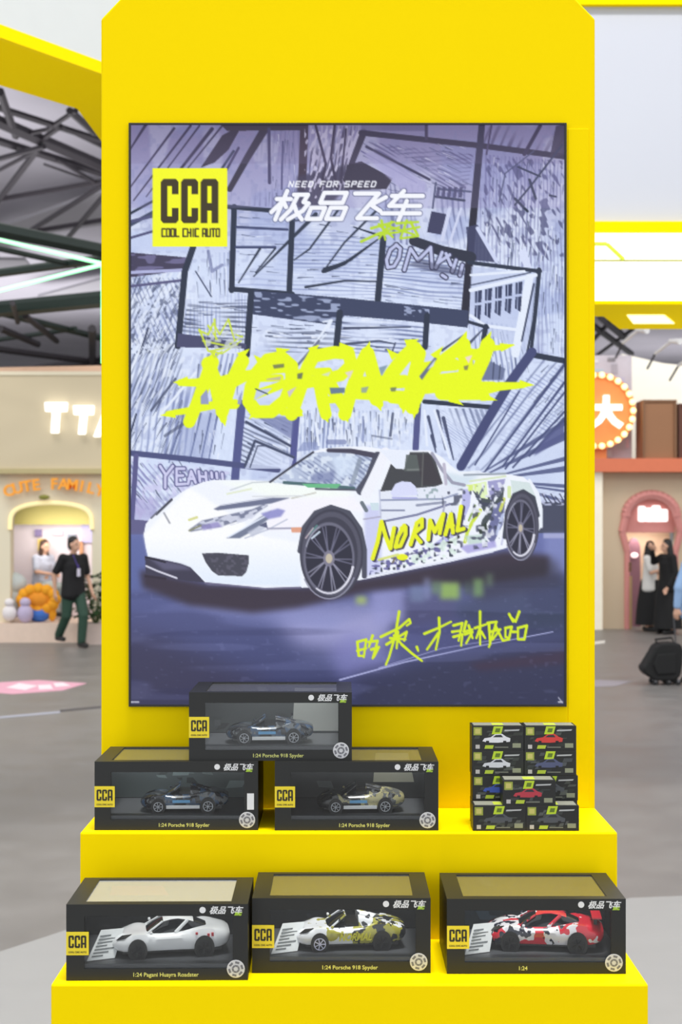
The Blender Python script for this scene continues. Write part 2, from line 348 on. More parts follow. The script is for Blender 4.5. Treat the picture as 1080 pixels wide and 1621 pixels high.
    A.fill([(738, 360), (756, 356), (790, 416), (742, 412)], (66, 70, 104), .9); L([(756, 362), (786, 414)], 6, (206, 214, 244)); A.fill([(820, 400), (832, 392), (842, 425), (830, 424)], (214, 222, 248))
    L([(655, 382), (700, 398), (745, 408)], 15, (50, 54, 72), 1, 18); L([(742, 416), (855, 430)], 6, INK); L([(853, 428), (846, 500), (838, 566)], 8, INK)
    # building with windows
    A.fill([(746, 422), (850, 436), (838, 560), (742, 515)], (190, 201, 234), .7)
    L([(745, 460), (848, 436)], 6, WHT); L([(745, 436), (830, 430)], 4, WHT); L([(745, 452), (840, 432)], 2, INK2); L([(838, 440), (816, 560)], 13, WHT); L([(845, 450), (826, 540)], 3, INK2); L([(846, 500), (834, 560)], 3, INK)
    for i in range(5):
        x = 752+i*16; y = 462-i*3.4
        A.fill([(x, y), (x+11, y-2.5), (x+10, y+17), (x, y+18)], (58, 66, 98)); A.fill([(x, y+22), (x+10, y+21), (x+8, y+46), (x-1, y+40)], (58, 66, 98)); L([(x+4, y), (x+3, y+42)], 1.5, (188, 200, 234), .9)
    L([(745, 500), (768, 516), (815, 522)], 5, WHT); L([(742, 510), (772, 519)], 5, INK)
    # middle panels
    L([(362, 328), (432, 334)], 7, INK); L([(371, 328), (367, 460)], 9, INK); L([(366, 458), (463, 466)], 8, INK); L([(463, 345), (458, 466)], 9, INK); L([(375, 360), (455, 364)], 4, (70, 78, 116)); L([(374, 392), (436, 392)], 4, (70, 78, 116))
    for p, w in ((((412, 394), (378, 448)), 4), (((436, 394), (405, 432)), 3), (((500, 340), (452, 388), (402, 438)), 7), (((545, 320), (490, 395), (466, 412)), 4), (((600, 330), (545, 385), (512, 430)), 4), (((512, 430), (555, 412), (598, 380)), 6), (((484, 455), (545, 445), (600, 446)), 4), (((606, 375), (560, 360)), 4)):
        L(p, w, INK, .95, 2)
    L([(600, 378), (545, 418), (515, 428)], 1.5, INK, 1, 9); L([(466, 350), (530, 345)], 3, INK2)
    L([(607, 378), (598, 478)], 10, INK); A.fill([(400, 460), (545, 472), (742, 492), (740, 519), (640, 508), (545, 500), (535, 516), (400, 498)], (62, 70, 100))
    A.speck([(400, 462), (540, 474), (535, 516), (400, 498)], 12, 3.4, .63, (176, 188, 222), .8, 50, .05); A.speck([(640, 485), (680, 490), (680, 505), (640, 500)], 5, 3, .6, (176, 188, 222), .8, 51)
    L([(398, 462), (391, 562)], 10, INK); L([(538, 495), (532, 556)], 10, INK); L([(676, 500), (673, 550)], 9, INK); L([(769, 517), (765, 540)], 8, INK)
    for p, w in ((((548, 545), (600, 540), (626, 545)), 4), (((700, 555), (735, 530)), 4), (((742, 545), (764, 522)), 5), (((545, 520), (650, 518)), 4), (((620, 560), (626, 543)), 3)): L(p, w, INK2, .95, 2)
    L([(524, 508), (488, 560)], 5, WHT, .95, 2); L([(512, 510), (526, 507), (520, 520)], 3, WHT, .9); L([(516, 530), (480, 566)], 3, WHT, .8); L([(505, 540), (470, 580)], 4, (66, 72, 104), .7)
    # left
    A.fill([(204, 400), (296, 408), (294, 428), (204, 440)], (70, 66, 92)); A.speck([(204, 402), (296, 408), (294, 428), (204, 440)], 14, 4, .62, (120, 116, 158), .8, 52); L([(204, 454), (290, 444)], 4, (90, 90, 130)); L([(204, 432), (290, 428)], 5, (176, 180, 222))
    L([(306, 392), (293, 430), (282, 548)], 10, INK); A.fill([(282, 528), (330, 534), (390, 545), (390, 552), (280, 550)], (76, 78, 112)); L([(310, 430), (335, 470)], 2, INK2); L([(330, 398), (336, 430), (352, 420)], 5, (120, 128, 170), .7)
    L([(232, 530), (206, 590)], 3, WHT); L([(310, 590), (252, 660)], 4, WHT); L([(278, 600), (240, 650)], 4, INK2, .8); L([(300, 665), (262, 690)], 5, INK2, .6); L([(216, 656), (206, 690)], 3, INK2); L([(235, 520), (222, 560)], 3, INK2)
    for i in range(26):
        x, y = R.uniform(206, 270), R.uniform(440, 700); l = R.uniform(8, 26); L([(x, y), (x-l*.5, y+l)], R.uniform(1, 2.2), INK2 if i % 2 else WHT, .75, 1)
    # lower frames
    L([(383, 640), (372, 762)], 13, (84, 90, 142)); L([(470, 650), (463, 742)], 11, (84, 88, 146)); L([(204, 717), (300, 727), (440, 744)], 9, (78, 84, 128)); L([(216, 722), (209, 826)], 8, (92, 92, 140)); L([(662, 640), (658, 710)], 10, (84, 88, 140)); L([(672, 636), (780, 645)], 7, INK)
    L([(842, 562), (896, 572)], 9, INK); L([(842, 558), (806, 608), (770, 668), (730, 738)], 15, (70, 76, 120)); L([(822, 620), (752, 736)], 2.5, (70, 78, 120))
    for a, b, w in (((893, 578), (768, 746), 5), ((893, 606), (796, 738), 4), ((893, 622), (800, 742), 3), ((893, 652), (812, 740), 3), ((893, 664), (838, 722), 7)): L([b, a], 3, (72, 80, 122), .95, w)
    A.fill([(893, 668), (893, 694), (845, 722), (862, 694)], (86, 92, 140), .9, 1)
    for a, b, w in (((678, 660), (690, 708), 5), ((692, 652), (705, 712), 7), ((702, 662), (718, 728), 6), ((684, 690), (690, 716), 6)): L([a, b], w, (72, 80, 112), .95, 2)
    L([(688, 650), (712, 725)], 4, WHT); L([(672, 650), (676, 705)], 4, WHT)
    A.fill([(388, 742), (408, 700), (455, 718), (466, 722), (460, 742)], (212, 222, 248), .8); L([(388, 738), (404, 698), (465, 724)], 4, INK2); L([(396, 740), (408, 706), (420, 706)], 2, INK2); L([(390, 668), (460, 706)], 4, INK2); A.fill([(400, 655), (466, 662), (462, 696)], (110, 118, 165), .7, 1)
    A.fill([(480, 700), (505, 700), (505, 712), (470, 715)], (130, 142, 190), .6); L([(500, 670), (505, 705)], 4, WHT); L([(520, 700), (545, 700)], 8, (120, 130, 176), .7)
    L([(560, 655), (560, 706)], 5, WHT, .7); L([(610, 650), (612, 706)], 6, WHT, .7); L([(622, 655), (618, 690)], 4, INK2, .8); L([(575, 660), (575, 700)], 3, (140, 152, 196), .8); L([(590, 690), (620, 695)], 3, INK2, .5)
    # hand-lettered YEAH!! and OMG on the wall
    def letters(strokes, w, col, out, ow, dx=0, dy=0):
        for st in strokes: L([(x+dx, y+dy) for x, y in st], w+ow, out)
        for st in strokes: L([(x+dx, y+dy) for x, y in st], w, col)
    letters([[(254, 738), (263, 752)], [(274, 738), (262, 754), (262, 772)], [(280, 742), (280, 766)], [(280, 742), (292, 742)], [(281, 753), (290, 753)], [(280, 767), (294, 766)], [(298, 766), (303, 746), (310, 764)], [(299, 758), (308, 758)], [(315, 746), (317, 762)], [(326, 748), (327, 761)], [(316, 754), (326, 755)], [(335, 748), (336, 756)], [(343, 749), (344, 757)], [(352, 750), (353, 758)]], 4.4, (206, 206, 240), (92, 92, 140), 3.6)
    letters([[(628, 388), (618, 396), (612, 412), (614, 424), (624, 422), (632, 408), (634, 394), (627, 388)], [(640, 428), (650, 394), (662, 412), (682, 392), (684, 424)], [(690, 424), (700, 400), (694, 416), (712, 404)], [(706, 402), (714, 420)], [(722, 412), (716, 430)], [(732, 420), (728, 436)], [(700, 436), (706, 440)]], 5, (190, 196, 232), (62, 64, 92), 4)
    A.fill([(645, 420), (665, 410), (690, 418), (735, 430), (735, 436), (690, 432)], (62, 64, 92), .5, 1)
    # purple shade at the very top, darker rim
    A.grad(rect(200, 190, 900, 330), (96, 84, 140), (150, 140, 190), (0, 196), (0, 330), .26); A.grad(rect(200, 190, 900, 260), (50, 40, 60), (120, 110, 150), (0, 196), (0, 260), .22)
    # ---- floor
    A.fill([(204, 822), (260, 826), (260, 850), (204, 850)], (100, 98, 140)); A.fill(rect(840, 795, 900, 846), (74, 78, 100)); A.speck(rect(855, 780, 896, 800), 5, 3, .55, (190, 195, 225), .9, 60)
    for i in range(6): L([(858+i*7, 782+(i % 2)*4), (866+i*7, 796)], 2, (60, 62, 86), .8)
    A.grad([(200, 846), (900, 844), (900, 1120), (200, 1120)], (108, 116, 172), (60, 64, 104), (0, 846), (0, 1100))
    A.fill([(430, 965), (640, 955), (600, 1040), (470, 1020)], (168, 168, 216), .85, 16); A.fill([(280, 945), (560, 975), (520, 1000), (330, 968)], (140, 146, 200), .6, 10); A.fill([(560, 1000), (640, 1050), (540, 1075), (520, 1030)], (128, 128, 190), .7, 12)
    A.fill([(862, 848), (896, 846), (896, 905), (862, 910)], (128, 136, 190), .9, 5); A.fill(rect(860, 844, 896, 852), (170, 174, 215), .9, 1)
    A.fill([(700, 955), (896, 920), (896, 1000), (760, 1010)], (56, 64, 88), .85, 12); A.fill([(620, 940), (720, 935), (720, 985), (620, 1000)], (76, 76, 112), .8, 7); A.fill([(588, 935), (640, 930), (640, 985), (590, 990)], (150, 152, 205), .8, 6)
    A.fill([(204, 1000), (260, 1010), (420, 1080), (420, 1120), (204, 1120)], (62, 60, 86), .85, 20); A.fill([(560, 1075), (700, 1040), (896, 1010), (896, 1120), (560, 1120)], (52, 54, 80), .8, 14); A.fill([(740, 1050), (896, 1030), (896, 1050), (760, 1062)], (70, 52, 70), .6, 5)
    A.speck([(204, 930), (896, 930), (896, 1118), (204, 1118)], 170, 16, .6, (128, 134, 188), .2, 61); A.speck([(204, 930), (896, 930), (896, 1118), (204, 1118)], 150, 20, .6, (52, 54, 90), .25, 62); A.speck([(204, 860), (896, 900), (896, 1118), (204, 1118)], 8, 4, .88, (150, 156, 208), .12, 63)
    A.fill([(204, 850), (232, 850), (232, 930), (204, 940)], (96, 108, 164), .7, 6)
    # shadow under the car
    A.fill([(222, 902), (330, 925), (480, 930), (600, 912), (800, 872), (870, 880), (868, 912), (760, 925), (690, 925), (590, 935), (470, 962), (400, 970), (300, 958), (226, 930)], (62, 54, 68), .97, 5)
    A.fill([(690, 905), (880, 885), (896, 925), (760, 950)], (50, 48, 60), .6, 8)
    # reflections of the livery
    for x, y, w, h, c, a in ((712, 935, 30, 26, (150, 186, 96), .85), (690, 930, 14, 20, (112, 140, 104), .7), (757, 930, 16, 28, (130, 170, 110), .7), (775, 918, 10, 20, (120, 150, 120), .5), (572, 950, 16, 12, (168, 190, 110), .85), (660, 940, 22, 26, (124, 140, 176), .6), (676, 932, 10, 34, (140, 150, 190), .6), (740, 930, 8, 20, (84, 104, 90), .6)):
        A.fill(rect(x-w/2, y-h/2, x+w/2, y+h/2), c, a, 4)
    # ---- the car
    WB = (240, 244, 254)
    body = [(228, 846), (231, 830), (240, 818), (256, 804), (273, 790), (288, 779), (305, 770), (322, 763), (338, 760), (392, 760), (428, 762), (462, 738), (495, 716), (512, 710), (545, 707), (580, 707), (606, 711), (640, 713), (680, 713), (700, 724), (715, 738), (728, 748), (762, 748), (800, 750), (828, 755), (845, 768), (854, 785), (858, 805), (858, 832), (852, 842), (800, 868), (778, 874), (711, 890), (640, 904), (577, 917), (500, 930), (420, 931), (326, 924), (300, 899), (236, 886), (231, 866)]
    A.fill(body, WB)
    A.grad([(228, 846), (300, 772), (420, 850), (476, 860), (476, 928), (330, 924), (300, 899), (236, 886)], (252, 253, 255), (222, 234, 252), (0, 850), (0, 930), .9, 2)
    A.fill([(340, 762), (430, 763), (560, 780), (540, 800), (440, 790)], (246, 252, 248), .9, 3); A.fill([(430, 790), (560, 785), (580, 812), (520, 802), (478, 840), (420, 838)], (246, 244, 254), .9, 3)
    A.fill([(577, 800), (604, 800), (604, 905), (577, 916)], (196, 200, 240), .8, 2); A.fill([(700, 745), (728, 752), (760, 752), (730, 776), (705, 766)], (206, 222, 236), .8, 3); A.fill([(600, 775), (700, 768), (730, 770), (720, 830), (602, 840)], (222, 228, 244), .7, 2)
    # splitter, lips and intakes
    A.fill([(230, 880), (245, 883), (286, 892), (302, 898), (312, 908), (325, 922), (300, 920), (262, 914), (231, 908)], (66, 64, 84)); A.fill([(234, 882), (290, 894), (306, 902), (260, 902)], (108, 106, 136), .7, 2); L([(232, 896), (250, 904), (280, 915)], 3, (214, 214, 230)); L([(231, 882), (262, 890)], 2.5, (44, 42, 56)); L([(231, 912), (262, 916)], 4, (54, 48, 62))
    A.fill([(320, 876), (345, 875), (394, 879), (394, 892), (390, 906), (384, 912), (346, 911), (336, 904), (326, 890)], (74, 74, 88)); A.speck([(320, 876), (394, 879), (390, 908), (346, 911)], 4, 4, .65, (98, 96, 114), .7, 64); L([(326, 923), (420, 932), (476, 930)], 3, (108, 104, 134))
    L([(248, 814), (272, 791)], 4, (70, 72, 86)); L([(260, 812), (269, 828)], 3, (170, 172, 182)); L([(240, 820), (249, 811)], 3, (110, 112, 130))
    # bonnet stripes / lamp marks
    S1, S2, VI = (104, 110, 140), (150, 156, 184), (146, 146, 206)
    A.fill([(338, 806), (352, 799), (400, 793), (432, 788), (460, 788), (430, 797), (395, 802), (345, 808)], S1, .95, .6); A.fill([(300, 838), (320, 824), (352, 817), (400, 806), (418, 798), (425, 800), (398, 818), (350, 834), (318, 839), (302, 842)], S1, .85, .8); A.speck([(300, 842), (320, 824), (400, 806), (425, 798), (398, 822), (345, 838)], 7, 4, .56, (214, 218, 236), .9, 65, -.3)
    A.fill([(318, 832), (345, 826), (352, 834), (322, 839)], (150, 142, 200), .8, 1); L([(300, 840), (318, 832)], 3, (140, 142, 120)); A.fill([(358, 852), (385, 838), (410, 820), (430, 808), (425, 822), (398, 842), (380, 852)], (112, 120, 146), .95, .6); L([(362, 850), (404, 826), (440, 806)], 2.5, WHT, .95)
    A.fill([(413, 813), (440, 805), (452, 808), (445, 818), (425, 822)], VI, .95, 1.4); A.fill([(392, 842), (420, 828), (424, 834), (400, 850)], (190, 196, 216), .8, 1); L([(388, 852), (425, 838), (455, 822)], 2, (190, 196, 216)); A.fill([(410, 832), (422, 826), (424, 836)], (96, 100, 130)); L([(300, 823), (312, 819)], 4, (214, 216, 140), .9); L([(365, 776), (400, 764), (440, 762)], 2, (190, 198, 206), .8); L([(360, 782), (398, 774)], 3, (226, 234, 206), .9)
    L([(350, 800), (440, 785)], 2, (206, 210, 226)); L([(424, 837), (470, 836)], 3, (160, 160, 184), .9); A.fill([(461, 835), (490, 834), (484, 843), (462, 843)], (226, 164, 138)); L([(462, 789), (500, 780)], 2.5, (206, 206, 200)); L([(400, 786), (484, 785)], 2, (216, 220, 226))
    # windscreen
    gl = [(432, 764), (462, 741), (497, 717), (548, 712), (584, 716), (600, 722), (590, 752), (574, 774), (540, 774), (480, 768)]
    A.fill(gl, (186, 198, 224)); H(gl, .6, 6, .4, (112, 122, 158), .8, 66, 14); A.speck(gl, 5, 6, .6, (226, 236, 250), .8, 67); L([(428, 763), (462, 739), (496, 716)], 3.4, (60, 62, 78))
    A.fill([(525, 724), (568, 722), (560, 750), (536, 758)], (212, 226, 248), .8, 2); A.fill([(496, 750), (530, 745), (528, 764), (490, 764)], (112, 122, 168), .7, 2)
    L([(520, 713), (556, 714), (598, 722)], 6, (74, 72, 92), 1, 9); L([(598, 722), (586, 755), (572, 776)], 14, (76, 78, 96), .95, 16); L([(570, 728), (558, 765)], 7, (142, 154, 174), .8); L([(450, 764), (520, 769), (560, 773)], 5, (80, 108, 116)); A.fill([(478, 766), (540, 766), (534, 773), (488, 772)], (108, 186, 138)); L([(500, 774), (575, 776)], 3, (84, 88, 104))
    # door frame, cabin, mirror
    L([(610, 716), (596, 748), (580, 782)], 15, (240, 242, 252), 1, 17); A.fill([(600, 712), (648, 714), (640, 742), (626, 742), (616, 728)], (232, 238, 252))
    A.fill([(619, 734), (627, 742), (640, 743), (649, 716), (678, 716), (688, 726), (701, 766), (690, 770), (602, 778)], (70, 72, 78)); A.fill([(643, 720), (668, 720), (668, 746), (640, 746)], (92, 100, 100), .9); L([(645, 744), (668, 743)], 3, (118, 124, 124)); A.fill([(660, 720), (680, 720), (700, 766), (668, 768)], (66, 62, 70), .8); L([(670, 716), (668, 770)], 2, (110, 112, 112), .8)
    A.fill([(618, 780), (626, 766), (636, 762), (650, 763), (658, 770), (662, 784), (622, 786)], (216, 220, 250)); L([(622, 788), (660, 789)], 3, (176, 178, 230)); L([(684, 718), (700, 744), (716, 764), (735, 768)], 5, (150, 150, 172), .9); L([(703, 735), (706, 766)], 5, (190, 186, 206))
    # door lines
    for p, w, c in ((((602, 792), (700, 790), (724, 782)), 3, (150, 158, 188)), (((604, 808), (640, 808)), 3, (140, 146, 174)), (((604, 826), (660, 815), (712, 798)), 3.4, (120, 124, 160)), (((601, 776), (603, 820)), 2, (190, 196, 220)), (((576, 822), (602, 818)), 2.5, (176, 174, 200)), (((573, 796), (580, 808)), 6, (110, 120, 132)), (((660, 800), (705, 795)), 4, (150, 156, 180)), (((704, 798), (700, 820)), 3, (170, 172, 196))): L(p, w, c)
    A.fill([(586, 796), (600, 796), (600, 808), (588, 808)], (206, 224, 234))
    A.speck([(660, 776), (696, 772), (694, 792), (662, 792)], 4, 4, .6, (150, 170, 176), .9, 68)
    # rear livery
    A.fill([(733, 775), (746, 772), (744, 800), (728, 840), (708, 860), (680, 866), (712, 842), (730, 806)], (186, 188, 234)); A.fill([(748, 776), (770, 790), (782, 772), (800, 762), (796, 790), (770, 830), (758, 845), (766, 810)], (76, 84, 90)); A.fill([(772, 762), (800, 758), (798, 774), (776, 792)], (160, 160, 206)); A.fill([(742, 768), (770, 762), (772, 790), (760, 788)], (226, 244, 190)); A.fill([(738, 768), (756, 766), (752, 776), (742, 778)], (216, 238, 130))
    A.fill([(782, 800), (800, 790), (796, 830), (780, 862), (770, 850)], (112, 116, 160)); A.fill([(756, 838), (770, 826), (772, 842), (760, 846)], (60, 70, 66)); L([(803, 757), (801, 766), (772, 806), (758, 826)], 5, (236, 242, 252)); L([(796, 815), (786, 845)], 5, (186, 196, 230)); L([(760, 808), (748, 826), (740, 842), (736, 858)], 6, (206, 226, 74), 1, 5); L([(798, 790), (792, 808)], 5, (206, 214, 110)); L([(806, 772), (806, 786)], 6, (216, 232, 176)); L([(752, 800), (742, 824)], 3, (140, 170, 90))
    A.fill([(728, 866), (740, 862), (784, 856), (786, 866), (740, 876)], (176, 172, 226), .95, 1); A.fill([(735, 848), (765, 846), (772, 858), (742, 862)], (190, 214, 206), .8, 1); L([(690, 862), (715, 858), (726, 850)], 4, (40, 44, 50)); L([(766, 770), (756, 790)], 3, (110, 120, 140)); A.speck([(700, 780), (800, 760), (790, 862), (700, 880)], 5, 6, .7, (70, 74, 96), .8, 69); A.speck([(736, 770), (800, 760), (790, 862), (736, 870)], 5, 5, .72, (236, 240, 252), .8, 70)
    L([(804, 800), (800, 830), (794, 862)], 3, (200, 204, 232)); L([(735, 752), (800, 750)], 3, (150, 160, 174)); L([(700, 726), (714, 740), (726, 748), (760, 746)], 2, (236, 242, 250)); L([(744, 762), (800, 754)], 3, (214, 228, 196))
    A.fill([(808, 760), (838, 764), (850, 790), (842, 790), (826, 774), (812, 786)], (212, 226, 228)); L([(838, 760), (852, 782), (857, 806), (857, 834)], 4, (236, 242, 252))
    # sill graphics
    A.speck([(590, 890), (700, 858), (722, 868), (640, 900), (584, 912)], 5, 4, .58, (106, 104, 160), .95, 71); A.speck([(590, 890), (720, 858), (722, 880), (584, 912)], 4, 4, .68, (56, 62, 78), .9, 72); A.speck([(660, 862), (724, 850), (722, 880), (640, 896)], 6, 5, .6, (222, 240, 232), .9, 73); L([(578, 913), (640, 902), (711, 888), (780, 873)], 3, (226, 230, 246)); L([(620, 884), (690, 868)], 2, (90, 90, 130), .8)
    # NORMAL on the door
    dk, ye = (64, 60, 84), (232, 240, 40)
    nn = [[(590, 884), (598, 858), (604, 826)], [(604, 826), (611, 850), (618, 868)], [(618, 868), (624, 836)], [(640, 832), (630, 850), (626, 866), (634, 864), (642, 846), (642, 834), (636, 836)], [(650, 862), (656, 842), (660, 828)], [(660, 828), (668, 822), (668, 834), (658, 842)], [(656, 846), (666, 858)], [(678, 854), (681, 824)], [(681, 824), (688, 842), (702, 814)], [(702, 814), (696, 844)], [(705, 846), (714, 814), (717, 843)], [(708, 834), (717, 832)], [(730, 802), (724, 840), (734, 837)]]
    for st in nn: L([(x+2.5, y+1.5) for x, y in st], 8, dk)
    for st in nn: L(st, 6.6, ye)
    A.ell(637, 882, 9, 5, ye); L([(600, 886), (630, 878)], 4, (214, 222, 120), .9); L([(625, 884), (622, 890)], 3, (120, 110, 90))
    # wheels
    def wheel(cx, cy, rx, ry, hx, hy, qx, qy, n):
        A.ell(cx, cy, rx, ry, (66, 66, 82)); A.ell(cx, cy, rx*.94, ry*.94, (92, 92, 110), .8, 1.5, 0, .88); A.ell(hx, hy, qx, qy, (82, 82, 100)); A.ell(hx, hy, qx*.9, qy*.9, (50, 50, 66))
        for k in range(n):
            for d in (-.07, .07):
                a = 2*PI*k/n+.1+d
                L([(hx+qx*.2*math.cos(a-d*.8), hy+qy*.2*math.sin(a-d*.8)), (hx+qx*.88*math.cos(a), hy+qy*.88*math.sin(a))], 2.4, (112, 112, 136) if math.sin(a) < .3 else (150, 150, 172), .9, 1.8)
        A.ell(hx, hy, qx*.98, qy*.98, (112, 112, 132), .9, 0, 0, .92); A.ell(hx, hy, qx*.22, qy*.22, (128, 126, 146)); A.ell(hx, hy, qx*.13, qy*.13, (196, 186, 166))
        arc = lambda a0, a1, k: [(hx+qx*k*math.cos(a0+(a1-a0)*i/12), hy+qy*k*math.sin(a0+(a1-a0)*i/12)) for i in range(13)]
        L(arc(.25, 2.1, .95), 4, (222, 222, 236), 1, 2.5); L(arc(.5, 2.6, 1.1), 2, (150, 150, 172)); L(arc(3.5, 4.3, .93), 2, (170, 172, 190), .8)
    L([(475, 872), (482, 835), (500, 812), (524, 803), (552, 812), (570, 838), (577, 870), (577, 912)], 8, (80, 82, 98))
    wheel(525, 877, 50, 71, 521, 884, 41, 58, 10); A.line([(494, 852), (506, 842)], 3, (206, 220, 236)); L([(489, 846), (502, 832)], 3, (96, 150, 146), .8); L([(484, 852), (496, 836)], 2, (206, 190, 200), .9)
    L([(799, 850), (803, 810), (814, 784), (828, 778), (844, 788), (851, 816)], 7, (70, 74, 88)); wheel(826, 833, 27, 55, 824, 836, 23, 46, 8)
    # ---- NORMAL splash across the wall
    def brush(pts, w, w1=None): L(pts, w*1.22+1, YEL, 1, (w if w1 is None else w1)*1.22+1, 1.4)
    for p, w, w1 in (([(300, 668), (312, 640), (326, 602), (336, 574)], 15, 17), ([(330, 576), (342, 606), (354, 640)], 17, 16), ([(352, 652), (364, 610), (384, 572)], 16, 17), ([(266, 655), (300, 650), (340, 641), (372, 640)], 6, 12), ([(286, 606), (312, 606), (340, 600)], 8, 12), ([(340, 602), (346, 640), (354, 664)], 16, 8), ([(350, 610), (380, 598), (400, 592)], 22, 10),
                     ([(398, 620), (404, 594), (424, 570), (446, 566), (462, 580), (462, 608), (452, 634), (430, 652), (406, 652), (394, 636), (398, 612)], 16, 16), ([(400, 596), (430, 586), (462, 584)], 12, 8), ([(402, 626), (440, 612), (466, 600)], 11, 8), ([(408, 600), (444, 598)], 8, 8), ([(462, 600), (488, 584)], 10, 10),
                     ([(462, 656), (474, 620), (488, 580), (498, 562)], 16, 16), ([(448, 652), (474, 652)], 9, 8), ([(498, 564), (530, 558), (552, 560), (556, 578), (540, 594), (510, 602), (486, 606)], 16, 14), ([(506, 604), (512, 640), (516, 656)], 16, 14), ([(520, 606), (536, 630), (548, 654)], 18, 9), ([(512, 634), (540, 632)], 9, 8), ([(484, 590), (520, 588)], 9, 9),
                     ([(546, 656), (556, 620), (570, 580), (580, 560)], 16, 15), ([(582, 560), (590, 590), (600, 620)], 17, 18), ([(596, 632), (620, 592), (640, 566), (656, 552)], 17, 18), ([(656, 552), (664, 560), (654, 600), (646, 634), (640, 640)], 17, 13), ([(566, 610), (600, 606), (640, 604)], 20, 16), ([(592, 606), (600, 640)], 18, 8), ([(558, 624), (600, 626), (640, 628)], 12, 14),
                     ([(652, 646), (668, 612), (700, 572), (734, 546)], 15, 15), ([(734, 546), (738, 580), (734, 610)], 17, 18), ([(656, 612), (700, 604), (740, 600)], 18, 20), ([(664, 584), (690, 580), (720, 578)], 14, 14), ([(655, 620), (656, 648)], 14, 7),
                     ([(772, 546), (764, 572), (752, 600), (744, 622)], 18, 16), ([(772, 552), (800, 550)], 8, 5), ([(700, 622), (744, 622), (790, 612), (828, 610)], 18, 7), ([(650, 618), (720, 612), (780, 612)], 12, 12), ([(730, 560), (756, 562), (770, 556)], 14, 14), ([(742, 586), (760, 590)], 12, 10), ([(620, 632), (642, 636)], 10, 8), ([(706, 626), (770, 628)], 12, 8)):
        brush(p, w, w1)
    for x, y in ((300, 671), (354, 664), (548, 656), (658, 650), (640, 644), (602, 640)): A.ell(x, y, 5, 6, YEL)
    for x, y, dx_, dy_ in ((336, 566, 6, -12), (386, 560, 10, -8), (446, 556, 14, -3), (498, 552, 8, -6), (545, 550, 18, 2), (582, 552, 4, -12), (650, 542, 14, -5), (735, 534, 4, -10), (772, 536, 6, -12), (800, 549, 16, -3), (290, 604, -16, 2), (270, 656, -16, 2), (302, 668, -6, 10), (355, 664, 2, 12), (402, 656, -8, 8), (470, 656, -12, 6), (516, 660, 4, 10), (548, 656, 3, 14), (600, 642, 4, 10), (640, 644, -2, 12), (657, 650, -2, 14), (720, 634, 14, 8), (830, 609, 16, 1), (770, 630, 18, 4), (692, 560, 10, -12), (620, 560, -8, -8), (410, 570, -8, -8)):
        l_ = math.hypot(dx_, dy_); ux, uy = dx_/l_, dy_/l_; A.fill([(x-uy*7-ux*8, y+ux*7-uy*8), (x+uy*7-ux*8, y-ux*7-uy*8), (x+dx_, y+dy_)], YEL)
    for pts in ([(318, 628), (328, 616), (331, 640), (318, 640)], [(378, 630), (384, 618), (382, 640), (376, 640)]): A.fill(pts, (150, 158, 196))
    for pts, c in (([(406, 618), (432, 614), (424, 622), (402, 634)], (196, 206, 232)), ([(432, 578), (450, 576), (450, 582), (434, 584)], (128, 136, 84)), ([(422, 600), (446, 596), (444, 602), (422, 602)], (196, 188, 160)), ([(471, 592), (480, 590), (478, 600), (471, 600)], (112, 122, 92)), ([(522, 614), (546, 614), (546, 622), (524, 624)], (104, 126, 150)), ([(508, 594), (524, 588), (520, 596)], (214, 226, 190)), ([(600, 582), (614, 578), (604, 596)], (136, 158, 176)), ([(664, 596), (688, 566), (692, 568), (668, 602)], (104, 112, 142)), ([(676, 586), (690, 568), (686, 580)], (206, 216, 240)), ([(572, 614), (584, 612), (580, 622), (572, 622)], (156, 174, 150)), ([(762, 602), (776, 572), (800, 584), (796, 602)], (112, 122, 158)), ([(734, 580), (742, 578), (740, 586), (735, 586)], (140, 140, 90)), ([(546, 590), (560, 586), (554, 600)], (226, 216, 200)), ([(455, 620), (470, 612), (458, 630)], (206, 196, 206)), ([(618, 614), (628, 613), (626, 620), (619, 620)], (128, 140, 92)), ([(736, 566), (748, 562), (742, 576)], (238, 220, 206))): A.fill(pts, c, 1, .6)
    L([(405, 616), (424, 624)], 2, (70, 80, 100)); L([(782, 574), (780, 600)], 2, INK2); L([(792, 578), (790, 600)], 2, INK2)
    # crown scribble
    cr = (206, 226, 70)
    for p in ([(316, 522), (330, 556), (352, 560), (382, 540)], [(316, 524), (330, 530), (338, 512), (348, 530), (362, 506), (368, 528), (384, 534)], [(322, 540), (360, 548), (384, 532)], [(336, 556), (376, 546)], [(330, 516), (346, 540)], [(362, 506), (372, 540)], [(340, 506), (342, 540)], [(334, 556), (340, 566), (352, 556)]): L(p, 3.4, cr, .92, 2.2)
    A.speck(rect(326, 522, 382, 552), 6, 5, .56, (200, 208, 214), .8, 80)
    # ---- title: small line, four big characters, two scribbled green ones
    W_ = (244, 246, 255); TI = .42
    def ital(pts, ox, oy, k=1.): return [(ox+k*(x*1.13-TI*(y-24)), oy+k*y) for x, y in pts]
    FONT5 = {'N': [[(0, 8), (0, 0), (6, 8), (6, 0)]], 'E': [[(6, 0), (0, 0), (0, 8), (6, 8)], [(0, 4), (5, 4)]], 'D': [[(0, 0), (5, 0), (6, 2), (6, 6), (5, 8), (0, 8), (0, 0)]], 'F': [[(6, 0), (0, 0), (0, 8)], [(0, 4), (5, 4)]], 'O': [[(0, 0), (6, 0), (6, 8), (0, 8), (0, 0)]], 'R': [[(0, 8), (0, 0), (6, 0), (6, 4), (0, 4)], [(3, 4), (6, 8)]], 'S': [[(6, 0), (0, 0), (0, 4), (6, 4), (6, 8), (0, 8)]], 'P': [[(0, 8), (0, 0), (6, 0), (6, 4), (0, 4)]]}
    x = 457
